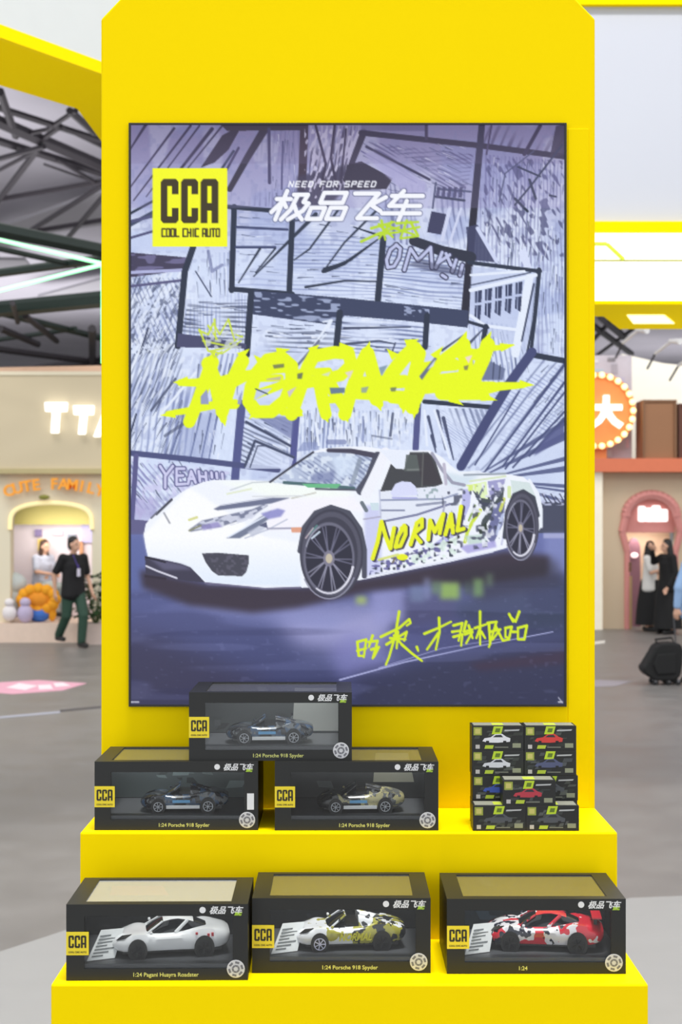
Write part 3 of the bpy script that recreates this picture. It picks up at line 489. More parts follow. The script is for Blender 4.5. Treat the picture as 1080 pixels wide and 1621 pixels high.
    for ch in 'NEED FOR SPEED':
        if ch != ' ':
            for st in FONT5[ch]: L([(x+px_-.35*(py-8)*.9, 288+py*1.05) for px_, py in st], 2., W_)
        x += 10.4 if ch != ' ' else 8
    big = [(0, [[(0, 13), (20, 13)], [(10, 0), (10, 46)], [(10, 16), (0, 34)], [(12, 18), (18, 26)], [(22, 6), (42, 6), (40, 18), (48, 20), (44, 32), (28, 46)], [(28, 6), (26, 30), (18, 46)], [(28, 22), (36, 34), (48, 46)]]),
           (60, [[(10, 3), (42, 3), (42, 19), (10, 19), (10, 3)], [(0, 27), (20, 27), (20, 45), (0, 45), (0, 27)], [(28, 27), (50, 27), (50, 45), (28, 45), (28, 27)]]),
           (118, [[(2, 4), (36, 4), (20, 44), (48, 44)], [(48, 10), (32, 22)], [(34, 24), (48, 32)]]),
           (178, [[(2, 8), (46, 8)], [(16, 0), (4, 24), (48, 24)], [(26, 16), (26, 48)], [(-2, 36), (52, 36)]])]
    for dx, sts in big:
        for st in sts: L(ital(st, 434+dx, 303, .98), 10, (70, 74, 108), .55)
    for dx, sts in big:
        for st in sts: L(ital(st, 434+dx, 303, .98), 7, W_)
    for p in ([(572, 383), (600, 370), (632, 360)], [(588, 362), (624, 352)], [(604, 350), (610, 380)], [(596, 372), (632, 368)], [(620, 352), (600, 378)], [(628, 354), (662, 352)], [(634, 366), (664, 360)], [(644, 350), (634, 378)], [(650, 352), (662, 374), (636, 378)], [(612, 358), (656, 372)], [(600, 356), (622, 376)]): L(p, 4.6, (186, 220, 50), .95, 3.4)
    # ---- CCA badge
    YB = (246, 250, 34); BK = (66, 58, 38)
    A.fill([(242, 267), (360, 267), (360, 391), (242, 391)], YB)
    def cc(x, x1, y, y1, t, kind):
        if kind == 'C':
            A.fill([(x+4, y), (x1-4, y), (x1, y+5), (x1, y+24), (x1-t, y+24), (x1-t, y+11), (x+t, y+11), (x+t, y1-11), (x1-t, y1-11), (x1-t, y1-24), (x1, y1-24), (x1, y1-5), (x1-4, y1), (x+4, y1), (x, y1-5), (x, y+5)], BK)
        else:
            A.fill([(x+4, y), (x1-4, y), (x1, y+5), (x1, y1), (x1-t, y1), (x1-t, y1-20), (x+t, y1-20), (x+t, y1), (x, y1), (x, y+5)], BK); A.fill(rect(x+t, y+11, x1-t, y1-32), YB)
    cc(255, 283, 284, 354, 10.5, 'C'); cc(287, 314, 284, 354, 10.5, 'C'); cc(318, 346, 284, 354, 10.5, 'A')
    SM = dict(FONT5, C=[[(6, 0), (0, 0), (0, 8), (6, 8)]], L=[[(0, 0), (0, 8), (6, 8)]], H=[[(0, 0), (0, 8)], [(6, 0), (6, 8)], [(0, 4), (6, 4)]], I=[[(2, 0), (2, 8)]], A=[[(0, 8), (0, 0), (6, 0), (6, 8)], [(0, 5), (6, 5)]], U=[[(0, 0), (0, 8), (6, 8), (6, 0)]], T=[[(0, 0), (6, 0)], [(3, 0), (3, 8)]])
    x = 257
    for ch in 'COOL CHIC AUTO':
        if ch != ' ':
            for st in SM[ch]: L([(x+px_*.8, 363+py*1.5) for px_, py in st], 2.4, BK)
        x += {' ': 4.4, 'I': 5}.get(ch, 7.2)
    # ---- slogan in neon handwriting, white sweep beneath
    L([(538, 1076), (640, 1048), (760, 1022), (875, 1000)], 2.6, (176, 180, 226), .95, 1.6); L([(600, 1057), (700, 1026), (800, 1010)], 1.6, (170, 172, 222), .8)
    A.fill([(640, 985), (830, 965), (830, 1015), (600, 1040)], (78, 80, 130), .35, 10)
    ny = (214, 236, 40)
    for p in ([(566, 1016), (580, 1012), (576, 1040)], [(566, 1030), (580, 1026)], [(566, 1016), (568, 1038), (576, 1038)], [(590, 1006), (584, 1024)], [(584, 1016), (598, 1014), (590, 1042)], [(588, 1028), (600, 1024), (592, 1040)],
              [(603, 1008), (632, 994), (648, 980), (650, 986), (644, 990)], [(632, 968), (626, 1005), (616, 1040), (611, 1052)], [(612, 1020), (644, 1000), (640, 1014)], [(618, 1010), (642, 1012)], [(624, 1006), (638, 1022)], [(636, 1020), (652, 1034), (668, 1046)], [(630, 1000), (628, 1026)],
              [(660, 1024), (662, 1030)], [(672, 1003), (694, 994), (714, 984)], [(695, 978), (696, 1000), (690, 1028)], [(694, 1002), (676, 1028)],
              [(718, 990), (732, 986), (726, 1014)], [(716, 1000), (730, 998)], [(718, 1008), (732, 1004), (730, 1022)], [(738, 984), (734, 1000), (748, 996)], [(736, 1004), (748, 1000), (738, 1018)], [(742, 990), (748, 1010)],
              [(760, 968), (760, 1020)], [(752, 994), (770, 988)], [(760, 994), (754, 1010)], [(762, 1000), (768, 1010)], [(772, 986), (786, 984), (774, 1024)], [(776, 1000), (792, 996), (780, 1012)], [(774, 988), (776, 1020)], [(784, 990), (796, 1014), (806, 1012)],
              [(806, 972), (812, 984)], [(822, 968), (816, 984), (808, 976)], [(800, 994), (810, 992), (806, 1010), (800, 1008), (800, 994)], [(820, 994), (834, 990), (830, 1012), (820, 1012), (820, 994)], [(812, 1000), (820, 1000)]): L(p, 4.6, ny, 1, 3.4)
    for x in (206, 214, 884): L([(x, 1111), (x+6, 1111)], 2.4, (210, 212, 226), .9)
    L([(884, 1104), (890, 1112)], 2, (190, 192, 210), .8)
    # fine LED structure
    A.px *= 1+.05*(A.rng.rand(A.H, A.W, 1)-.5)
    return A

# ---------------------------------------------------------------- materials
YEL = mat('yellow_paint', (255, 222, 0), .55, spec=.04, var=.015, scale=3)
YEL2 = mat('yellow_canopy', (255, 222, 0), .7, spec=.03, var=.02, scale=3)
BLK = mat('black_card', (27, 28, 27), .45, var=.1, scale=30)
DARKP = mat('black_plastic', (20, 20, 22), .35, var=.1)
WHT = mat('white_panel', (194, 197, 207), .6, var=.02, scale=2)
PRINT = print_mat('printed_ink'); PRINTM = print_mat('matt_ink', .7, spec=.2)
CLEAR = clear_mat('clear_plastic'); FILM = clear_mat('window_film', film=.16, haze=.03); FILM2 = clear_mat('glare_window_film', film=.18, haze=.2)  # the haze in both films is glare put into the material
STEEL = mat('dark_steel', (48, 44, 50), .6, .1, var=.15, scale=2)
LIGHTP = mat('lit_white', (255, 255, 250), .5, emit=1.5)

# ---------------------------------------------------------------- setting: floor, roof, far walls
def floor_mat():
    m = mat('hall_concrete', (134, 130, 127), .38, spec=.45, var=.1, scale=.7); nt = m.node_tree; b = nt.nodes['Principled BSDF']
    tc = nt.nodes.new('ShaderNodeTexCoord'); n2 = nt.nodes.new('ShaderNodeTexNoise'); n2.inputs['Scale'].default_value = 2.6; n2.inputs['Detail'].default_value = 8; nt.links.new(tc.outputs['Object'], n2.inputs['Vector'])
    mr = nt.nodes.new('ShaderNodeMapRange'); mr.inputs[3].default_value = .28; mr.inputs[4].default_value = .55; nt.links.new(n2.outputs[0], mr.inputs[0]); nt.links.new(mr.outputs[0], b.inputs['Roughness'])
    src = b.inputs['Base Color'].links[0].from_socket; mx = nt.nodes.new('ShaderNodeMix'); mx.data_type = 'RGBA'; mx.blend_type = 'MULTIPLY'; mx.inputs[0].default_value = 1
    r2 = nt.nodes.new('ShaderNodeMapRange'); r2.inputs[1].default_value = .3; r2.inputs[2].default_value = .7; r2.inputs[3].default_value = .82; r2.inputs[4].default_value = 1.06; nt.links.new(n2.outputs[0], r2.inputs[0])
    nt.links.new(src, mx.inputs[6]); nt.links.new(r2.outputs[0], mx.inputs[7]); nt.links.new(mx.outputs[2], b.inputs['Base Color'])
    return m
FLOOR = floor_mat()
struct('floor', MB().box(-45, 45, -6, 95, -.1, 0), FLOOR, 'scuffed grey concrete floor of the exhibition hall', 'floor')
# pale booth flooring under the stand, its edge crossing the lower left of the picture
p0, p1 = P(0, 1510, 6.10), P(105, 1476, 6.43); d = (p1-p0).normalized(); a, b = p0-d*8, p0+d*4
g = lambda px, py: Vector(((px-PCX)*CAMZ/(py-PCY), CAMZ*FPX/(py-PCY), .012))
struct('floor_booth', MB().prism([(a.x, a.y, .012), (a.x, -4, .012), (5, -4, .012), (5, g(0, 1385).y, .012), g(1000, 1425), g(930, 1440), (g(130, 1468).x, g(130, 1468).y, .012)], (0, 0, -.0125)), mat('booth_floor', (160, 159, 158), .45, var=.05, scale=5), 'pale grey booth flooring at the foot of the yellow stand', 'floor')
mb = MB()
mb.box(-45, 45, 20, 95, 12.2, 12.4); struct('ceiling', mb, mat('roof_sheet', (186, 183, 192), .8, var=.12, scale=.4), 'grey sheet metal roof high above the hall', 'ceiling')
struct('wall_back', MB().box(-45, 45, 94, 94.4, 0, 12.2), mat('far_wall', (226, 226, 222), .8, var=.05, scale=.3), 'pale far end wall of the hall', 'wall')
# floor sticker and joints
mb = MB(); st = thing('floor_sticker', 'pink and white printed sticker lying on the concrete floor at left', 'sticker', (P(60, 1086, 16.5).x, 16.5, 0))
def fl(px, py): D = CAMZ*FPX/(py-PCY); q = P(px, py, D); return Vector((q.x, q.y, .004))
mb.prism([fl(-60, 1092), fl(20, 1099), fl(100, 1093), fl(137, 1082), fl(60, 1077), fl(-60, 1084)], (0, 0, -.004), (238, 178, 196)); mb.build('sticker_sheet', PRINTM, st)
for q in ([(10, 1089), (40, 1093), (60, 1086), (30, 1082)], [(62, 1092), (84, 1091), (80, 1084), (60, 1085)], [(88, 1088), (112, 1086), (100, 1081), (84, 1082)]):
    m2 = MB().prism([Vector((*fl(*p).xy, .0055)) for p in q], (0, 0, -.0012), (246, 236, 240)); m2.build('print_shape', PRINTM, st)
for nm, lb, q, c in (('floor_tape', 'thin dark tape line on the concrete beside the tower', [(95, 1124), (160, 1118), (160, 1121), (95, 1127)], (96, 92, 92)), ('floor_tape', 'long pale tape line across the concrete at far left', [(-40, 1138), (95, 1126), (95, 1129), (-40, 1141)], (176, 176, 186)),
                     ('floor_tape', 'white tape strip on the floor by the cream booth corner', [(930, 1018), (958, 1014), (958, 1018), (930, 1022)], (238, 234, 224)), ('floor_tape', 'broad pale scuffed band on the floor near the suitcase', [(930, 1076), (1000, 1079), (975, 1086), (930, 1088)], (166, 158, 164))):
    tag(MB().prism([fl(*p) for p in q], (0, 0, -.004), c).build(nm, PRINTM), lb, 'tape')

# ---------------------------------------------------------------- the yellow display stand
SX0, SX1 = -.4155, .4400; D2, D1, DT = 2.035, 2.262, 2.462; Z2, Z1 = 1.169, 1.338
stand = thing('display_stand', 'bright yellow stepped display stand with a tall chamfered tower', 'display stand', (.012, 2.25, .012))
mb = MB(); t = .075
mb.prism([(SX0, DT, .012), (SX1, DT, .012), (SX1, DT, 2.704), (SX1-t, DT, 2.704+t*1.05), (SX0+t, DT, 2.704+t*1.05), (SX0, DT, 2.704)], (0, .5, 0))
mb.build('tower', YEL, stand, bevel=.003)
MB().box(SX0, SX1, D1, DT-.0005, .012, Z1).build('step', YEL, stand, bevel=.003)
MB().box(SX0, SX1, D2, D1-.0005, .012, Z2).build('step', YEL, stand, bevel=.003)
MB().box(.3935, SX1-.011, DT-.0012, DT-.0001, Z1+.001, 2.513).build('cladding_panel', YEL, stand, bevel=.0004)
# the LED screen on the tower
def sx(px): return (px-PCX)*DT/FPX
def sz(py): return CAMZ-(py-PCY)*DT/FPX
scr = thing('led_screen', 'tall lit screen on the yellow tower showing a white sports car over comic panels', 'screen', (sx(550), DT, sz(1118)))
mb = MB(); e = .0032; x0, x1, z0, z1 = sx(205), sx(896), sz(1118), sz(196)
for q in ((x0-.0005, x0+e, z0, z1), (x1-e, x1+.0005, z0, z1), (x0+e, x1-e, z0, z0+e), (x0+e, x1-e, z1-e, z1)): mb.box(q[0], q[1], DT-.006, DT-.0002, q[2], q[3])
mb.build('bezel', mat('screen_bezel', (38, 36, 30), .4), scr)
def build_screen():
    A = paint_screen(); gw, gh = 462, 614
    u = np.linspace(x0+e, x1-e, gw); w = np.linspace(z1-e, z0+e, gh)
    px = (u-0)*FPX/DT+PCX; py = (CAMZ-w)*FPX/DT+PCY
    ix = np.clip((px-A.x0)*A.ss-.5, 0, A.W-1.001); iy = np.clip((py-A.y0)*A.ss-.5, 0, A.H-1.001)
    im = (A.px+np.roll(A.px, 1, 0)+np.roll(A.px, 1, 1)+np.roll(np.roll(A.px, 1, 0), 1, 1))/4
    im = (im+np.roll(im, -1, 0)+np.roll(im, -1, 1)+np.roll(np.roll(im, -1, 0), -1, 1))/4
    ia, ja = iy.astype(int), ix.astype(int); fy, fx = (iy-ia)[:, None, None], (ix-ja)[None, :, None]
    g = lambda a, b: im[np.ix_(a, b)]
    c = (g(ia, ja)*(1-fx)+g(ia, ja+1)*fx)*(1-fy)+(g(ia+1, ja)*(1-fx)+g(ia+1, ja+1)*fx)*fy
    c = np.clip(c/255., 0, 1); c = np.where(c <= .04045, c/12.92, ((c+.055)/1.055)**2.4)
    X, Z = np.meshgrid(u, w); co = np.zeros((gw*gh, 3), np.float32); co[:, 0] = X.ravel()-scr.location.x; co[:, 1] = -.003; co[:, 2] = Z.ravel()-scr.location.z
    me = bpy.data.meshes.new('display'); nf = (gw-1)*(gh-1)
    i, j = np.meshgrid(np.arange(gw-1), np.arange(gh-1)); k = (j*gw+i).ravel()
    q = np.stack([k, k+gw, k+gw+1, k+1], 1).astype(np.int32)
    me.vertices.add(gw*gh); me.loops.add(nf*4); me.polygons.add(nf)
    me.vertices.foreach_set('co', co.ravel()); me.loops.foreach_set('vertex_index', q.ravel())
    me.polygons.foreach_set('loop_start', np.arange(0, nf*4, 4, dtype=np.int32)); me.update(calc_edges=True)
    at = me.color_attributes.new('ink', 'FLOAT_COLOR', 'POINT'); rgba = np.ones((gw*gh, 4), np.float32); rgba[:, :3] = c.reshape(-1, 3)
    at.data.foreach_set('color', rgba.ravel())
    return link('display', me, scr, print_mat('screen_picture', .5, True, .15))
build_screen()
MB().box(x0+e, x1-e, DT-.0025, DT-.0003, z0+e, z1-e).build('backplate', DARKP, scr)

# ---------------------------------------------------------------- overhead yellow and white canopies
def canopy_left():
    # soffit plane 2.08 m above the lens; front edge line and back edge line read off the photograph
    zs = 2.08; zz = CAMZ+zs
    g = lambda px, py: Vector((P(px, py, zs*FPX/(PCY-py)).x, zs*FPX/(PCY-py), zz))
    f0, f1 = g(0, 58), g(162, 116); fd = (f1-f0).normalized(); A_, B_ = f0-fd*3.2, f1+fd*1.6
    b0, b1, b2 = g(0, 135), g(122, 172), g(164, 228); bd = (b1-b0).normalized(); C_ = b0-bd*3.2; e_ = b2+(b2-b1)*1.2
    t = thing('canopy_beam', 'angled yellow overhead beam at upper left below a white fascia', 'beam', (f0.x, f0.y, zz))
    mb = MB(); mb.prism([A_, B_, e_+Vector((.9, .1, 0)), e_, b1, C_], (0, 0, .05)); mb.build('soffit', YEL2, t)
    nrm = Vector((fd.y, -fd.x, 0)); mb = MB(); h = .052
    mb.prism([A_+nrm*.002-Vector((0, 0, .004)), B_+nrm*.002-Vector((0, 0, .004)), B_+nrm*.002+Vector((0, 0, h)), A_+nrm*.002+Vector((0, 0, h))], -nrm*.03); mb.build('edge_trim', YEL, t)
    mb = MB(); up = Vector((0, 0, 1.9)); lo = Vector((0, 0, h+.001)); mb.prism([A_+lo, B_+lo, B_+up, A_+up], -nrm*.05); mb.build('fascia', mat('grey_white_fascia', (206, 209, 208), .7, var=.02), t)
canopy_left()
def canopy_right():
    D = 8.0; q = lambda px, py, dd=D: P(px, py, dd); x0, x1 = q(800, 0).x, q(1330, 0).x
    z = lambda py, dd=D: CAMZ-(py-PCY)*dd/FPX
    t = thing('canopy_lightbox', 'yellow trimmed overhead canopy with white lit band right of the tower', 'canopy', ((x0+x1)/2, D, z(483)))
    MB().box(x0, x1, D+.02, D+.1, z(352), z(9)).build('white_panel', WHT, t)
    MB().box(x0, x1, D-.02, D+.1, z(9), z(-25)).build('top_trim', YEL2, t); MB().box(x0, x1, D-.03, D+.1, z(369), z(352)).build('trim', YEL, t)
    lb = mat('lightbox', (255, 255, 246), .5, emit=1.15)
    MB().box(x0, x1, D, D+.08, z(411.5), z(369)).build('light_panel', lb, t); MB().box(x0, x1, D, D+.08, z(481), z(414)).build('light_panel', lb, t)
    ol = mat('lime_trim', (206, 224, 60), .5, emit=.25)
    MB().box(x0, x1, D-.012, D+.06, z(414.2), z(411.3)).build('divider', mat('olive_trim', (170, 168, 80), .5), t)
    for a, b in (((925, 386), (961, 386)), ((961, 386), (988, 411))): MB().cap(q(*a, D-.012), q(*b, D-.012), .012).build('line_trim', ol, t)
    zs = z(483); r = (PCY-483); Db = D*r/(PCY-521); Dm = D*r/(PCY-501)
    poly = [(x0, D-.03, zs), (x1, D-.03, zs), (x1, Db, zs), (P(981, 0, Db).x, Db, zs), (P(956, 0, Dm).x, Dm, zs), (x0, Dm, zs)]
    MB().prism(poly, (0, 0, .02)).build('soffit', YEL2, t)
    m0, m1 = D*r/(PCY-498), D*r/(PCY-511)
    MB().prism([(P(993, 0, m0).x, m0, zs-.006), (P(1052, 0, m0).x, m0, zs-.006), (P(1068, 0, m1).x, m1, zs-.006), (P(1003, 0, m1).x, m1, zs-.006)], (0, 0, .005)).build('lamp', mat('lamp_panel', (255, 250, 190), .5, emit=1.3), t)
canopy_right()

# ---------------------------------------------------------------- roof steel and the green neon frame
def bar(name, a, b, za, zb, w, m, parent, dz=0):
    """a steel member between two sighted points at given heights above the lens"""
    pa, pb = P(*a, za*FPX/(PCY-a[1])), P(*b, zb*FPX/(PCY-b[1])); r = w/2*(pa.y+pb.y)/2/FPX
    return MB().cap(pa, pb, r, n=6).build(name, m, parent)
tr = thing('roof_truss', 'large dark steel roof truss slanting across the upper left', 'truss', (-6, 31, 9))
for a, b, w in (((-60, 168), (260, 305), 20), ((-60, 205), (260, 305), 14), ((-60, 152), (200, 235), 12)): bar('chord', a, b, 9.0, 9.0, w, STEEL, tr)
for a, b, w in (((0, 145), (25, 215), 14), ((25, 215), (75, 205), 7), ((75, 205), (120, 175), 9), ((60, 225), (96, 200), 10), ((96, 200), (162, 232), 7), ((150, 210), (110, 175), 12)): bar('brace', a, b, 9.0, 9.0, w, STEEL, tr)
tr = thing('roof_truss', 'thin dark steel roof truss below the large slanting one', 'truss', (-6, 38, 8.6))
for a, b, w in (((-40, 322), (200, 281), 8), ((-40, 262), (70, 232), 9), ((-20, 340), (60, 236), 10), ((-60, 300), (55, 240), 7)): bar('chord', a, b, 8.8, 8.8, w, STEEL, tr)
for a, b, w in (((34, 374), (200, 270), 9), ((96, 390), (190, 280), 9), ((60, 365), (200, 342), 7), ((90, 252), (200, 318), 6), ((70, 260), (160, 292), 4)): bar('brace', a, b, 8.8, 8.8, w, STEEL, tr)
GST = mat('glow_tinted_steel', (30, 44, 38), .5, .1, var=.15)  # the neon's green glow is put into this steel colour
tr = thing('lighting_rig', 'dark lighting rig painted with green neon glow carrying the neon frame', 'rig', (-3, 16, 5))
for a, b, w in (((-60, 352), (240, 412), 24), ((-60, 440), (200, 405), 14), ((-40, 385), (120, 420), 10), ((-60, 495), (200, 470), 26), ((-60, 480), (200, 545), 12), ((-20, 540), (120, 520), 8)): bar('beam', a, b, 3.5, 3.5, w, GST, tr)
for a, b, w in (((-60, 545), (220, 582), 11), ((-60, 600), (240, 558), 12), ((146, 520), (146, 580), 12), ((40, 500), (90, 540), 10), ((20, 480), (28, 510), 9), ((0, 520), (60, 545), 12)): bar('brace', a, b, 3.4, 3.4, w, STEEL, tr)
nf = thing('neon_frame', 'glowing green neon tubes forming a sideways V behind the tower', 'neon light', P(160, 418, 13))
NEON = mat('green_neon', (150, 255, 175), .4, emit=2.2)
for a, b in (((-60, 366), (161, 417)), ((161, 419), (-60, 475)), ((161.5, 419), (161.5, 575))): MB().cap(P(*a, 13), P(*b, 13), .016 if a[0] < 0 or b[0] < 0 else .009, n=8).build('neon_tube', NEON, nf)
# pale ceiling panels hung under the roof, seen between the steel
cp = mat('ceiling_panel', (168, 166, 172), .85, var=.08, scale=.5)
for q, lb in (([(-60, 380), (60, 340), (170, 300), (170, 355), (60, 372), (-60, 420)], 'grey hanging ceiling panel between trusses'), ([(60, 470), (200, 432), (200, 462), (60, 480)], 'pale ceiling panel below the neon tubes'), ([(-60, 410), (40, 412), (50, 425), (-60, 440)], 'pale ceiling panel at far left inside the neon V')):
    pts = [P(x, y, 9.6*FPX/(PCY-y)) for x, y in q]; tag(MB().prism(pts, (0, 0, .1)).build('ceiling_panel', cp), lb, 'panel')

# ---------------------------------------------------------------- boxed model cars
BW, BH, BD = .262, .110, .158
YCARD = mat('yellow_label', (238, 214, 40), .45, var=.03); INKB = mat('label_black', (40, 36, 22), .5); SILV = mat('seal_silver', (206, 206, 208), .4, .2, var=.08, scale=400)
TXTW = mat('white_print', (226, 226, 226), .5); TXTG = mat('gold_print', (206, 208, 120), .5); TXTL = mat('lime_print', (170, 206, 60), .5)
TRAY = mat('tray_grey', (84, 86, 90), .4, var=.1)
def carton_mesh():
    mb = MB(); t = .0015; x, y = BW/2, BD/2; wx0, wx1, wz0, wz1 = -x+.026, x-.022, .017, .093; tx = .106; ty0, ty1 = -y+.016, y-.012
    mb.box(-x, x, -y, y, 0, t); mb.box(-x, -x+t, -y, y, t, BH-t); mb.box(x-t, x, -y, y, t, BH-t); mb.box(-x+t, x-t, y-t, y, t, BH-t)
    mb.box(-x+t, wx0, -y, -y+t, t, BH-t); mb.box(wx1, x-t, -y, -y+t, t, BH-t); mb.box(wx0, wx1, -y, -y+t, t, wz0); mb.box(wx0, wx1, -y, -y+t, wz1, BH-t)
    mb.box(-x, -tx, -y, y, BH-t, BH); mb.box(tx, x, -y, y, BH-t, BH); mb.box(-tx, tx, -y, ty0, BH-t, BH); mb.box(-tx, tx, ty1, y, BH-t, BH)
    return mb.mesh('carton'), (wx0, wx1, wz0, wz1, tx, ty0, ty1)
CARTON, WIN = carton_mesh()
def block_letters():
    mb = MB(); w, t, H = .0078, .0027, .0178
    for k, ch in enumerate('CCA'):
        x = -.0128+k*.0089; q = lambda a, b_, c, d: mb.box(x+a, x+b_, -.0002, 0, c, d)
        q(0, t, 0 if ch == 'A' else .0012, H-.0012); q(.0009, w-.0009, H-.0027, H)
        if ch == 'C': q(.0009, w-.0009, 0, .0027); q(w-t, w, .0012, .0062); q(w-t, w, H-.0062, H-.0012)
        else: q(w-t, w, 0, H-.0012); q(t, w-t, .0048, .0074)
    return mb.mesh('lettering')
CCA = block_letters()
def make_box(label, x, D, z, rz, caption, card=None, backdrop=(52, 54, 58), sticker=False, glow=None, film=None):
    b = thing('model_car_box', label, 'toy box', (x, D+BD/2, z), rz, 'boxed model cars'); wx0, wx1, wz0, wz1, tx, ty0, ty1 = WIN; y = -BD/2
    link('carton', CARTON, b, BLK)
    MB().box(wx0, wx1, y+.0016, y+.0020, wz0, wz1).build('front_window', CLEAR, b, rel=False); MB().box(-tx, tx, ty0, ty1, BH-.0021, BH-.0016).build('top_window', film or FILM, b, rel=False)
    MB().box(-BW/2+.004, BW/2-.004, y+.004, BD/2-.004, .002, .0230).build('tray', TRAY, b, rel=False, bevel=.001)
    mb = MB(); yb = BD/2-.0021; R = random.Random(label); mb.box(-BW/2+.002, BW/2-.002, yb, yb+.0004, .0235, .107, backdrop)
    for k in range(16):
        cx, cz, w, h = R.uniform(-.12, .11), R.uniform(.026, .095), R.uniform(.006, .03), R.uniform(.003, .014); g = R.uniform(.6, 1.7); s = R.uniform(-.012, .012)
        cl = tuple(min(255, int(v*g)) for v in backdrop); mb.prism([(cx, yb-.0002-k*1e-5, cz), (min(cx+w, .128), yb-.0002-k*1e-5, cz+s*.3), (min(cx+w+s, .128), yb-.0002-k*1e-5, min(cz+h, .105)), (cx+s, yb-.0002-k*1e-5, min(cz+h, .105))], (0, .0001, 0), cl)
    if glow: mb.prism([(glow[0], yb-.0005, glow[2]), (glow[1], yb-.0005, glow[2]), (glow[1]-.01, yb-.0005, glow[3]), (glow[0]+.004, yb-.0005, glow[3])], (0, .0001, 0), glow[4])  # patch on the card; the pale ones stand in for window reflections
    mb.build('backdrop_card', PRINT, b, rel=False)
    f = y-.0006
    bd = MB().box(-BW/2, -BW/2+.0325, f, y-.0001, .037, .0705).build('logo_badge', YCARD, b, rel=False); bd['label'] = 'yellow square brand badge'
    cx = -BW/2+.01625
    link('lettering', CCA, bd, INKB).location = (cx, f-.0002, .0475); text('lettering', 'COOL CHIC AUTO', .0036, INKB, bd, (cx, f-.0004, .0412), bold=.0001, sx=.85)
    # round seal bottom right
    sc = Vector((BW/2-.0175, f, .0165)); se = MB().lathe([(.0125, 0), (.013, .0002), (.013, .0005)], sc, 'y', 20).build('round_seal', SILV, b, rel=False)
    mb = MB()
    for k in range(6):
        a = math.pi*k/3+.3
        for r0, r1, w in ((.0035, .0062, .55), (.0082, .0112, .36)):
            mb.prism([(sc.x+r*math.cos(a+q), f-.0002, sc.z+r*math.sin(a+q)) for r, q in ((r0, -w), (r1, -w*.8), (r1, w*.8), (r0, w))], (0, .0001, 0), (112, 112, 118))
    mb.build('seal_print', PRINT, se, rel=False)
    MB().lathe([(.0046, 0), (.0046, .0004)], (BW/2-.0655, f+.0001, .1015), 'y', 14).build('round_emblem', TXTW, b, rel=False)
    text('title_print', '极品飞车', .0118, TXTW, b, (BW/2-.0325, f+.0003, .1005), shear=.35, bold=.0003); text('title_print', '集结', .0052, TXTL, b, (BW/2-.0145, f+.0002, .0955), shear=.3, bold=.0002)
    text('caption_print', caption, .0082, TXTG, b, (.012 if len(caption) > 6 else -.02, f+.0003, .0082), bold=.00012)
    if card:
        c = MB(); c.prism([(-.104, y+.014, .0240), (-.066, y+.03, .0240), (-.056, y+.055, .0605), (-.088, y+.045, .0605)], (.0006, -.0006, 0)); cd = c.build('spec_card', mat('card_white', (236, 238, 238), .5, var=.04), b, rel=False)
        m2 = MB(); o = Vector((-.104, y+.014, .0240)); u = Vector((.038, .016, 0)); v = Vector((.014, .029, .0365)); n = u.cross(v).normalized()
        if n.y > 0: n = -n
        for k in range(7):
            p = o+u*.12+v*(.1+.11*k)+n*.0011; m2.prism([p, p+u*(.4+.3*((k*7) % 3)/2), p+u*(.4+.3*((k*7) % 3)/2)+v*.045, p+v*.045], n*.0002, (120, 124, 126))
        m2.build('card_print', PRINT, cd, rel=False)
    if sticker: MB().box(BW/2-.0175, BW/2-.0065, f, y-.0001, .033, .059).build('white_sticker', TXTW, b, rel=False)
    return b
def interp(xs, ys, x):
    return float(np.interp(x, xs, ys))
def body_paint(name, base, splat=None, c2=None, c3=None, edge=0., sc=45.):
    if name in MATS: return MATS[name]
    m = mat(name, base, .25, coat=.6, var=.03); nt = m.node_tree; b = nt.nodes['Principled BSDF']
    if splat:
        tc = nt.nodes.new('ShaderNodeTexCoord'); src = b.inputs['Base Color'].links[0].from_socket
        sp = nt.nodes.new('ShaderNodeSeparateXYZ'); nt.links.new(tc.outputs['Object'], sp.inputs[0])
        for k, (col, thr) in enumerate(((c2, .54), (c3, .6))):
            nz = nt.nodes.new('ShaderNodeTexNoise'); nz.inputs['Scale'].default_value = sc*(1+k*.7); nz.inputs['Detail'].default_value = 2; nt.links.new(tc.outputs['Object'], nz.inputs['Vector'])
            ad = nt.nodes.new('ShaderNodeMath'); ad.operation = 'MULTIPLY_ADD'; nt.links.new(sp.outputs[0], ad.inputs[0]); ad.inputs[1].default_value = edge; nt.links.new(nz.outputs[0], ad.inputs[2])
            gt = nt.nodes.new('ShaderNodeMath'); gt.operation = 'GREATER_THAN'; nt.links.new(ad.outputs[0], gt.inputs[0]); gt.inputs[1].default_value = thr
            mx = nt.nodes.new('ShaderNodeMix'); mx.data_type = 'RGBA'; nt.links.new(gt.outputs[0], mx.inputs[0]); nt.links.new(src, mx.inputs[6]); mx.inputs[7].default_value = (*lin(col), 1); src = mx.outputs[2]
        nt.links.new(src, b.inputs['Base Color'])
    return m
GLS = mat('tinted_glass', (22, 25, 30), .12, var=.05, coat=.5); TYRE = mat('tyre_rubber', (26, 26, 28), .7, var=.1); RIMG = mat('rim_grey', (190, 192, 198), .35, .5); RIMK = mat('rim_black', (30, 30, 34), .35, .3); RIML = mat('rim_lilac', (226, 224, 246), .35, .3)
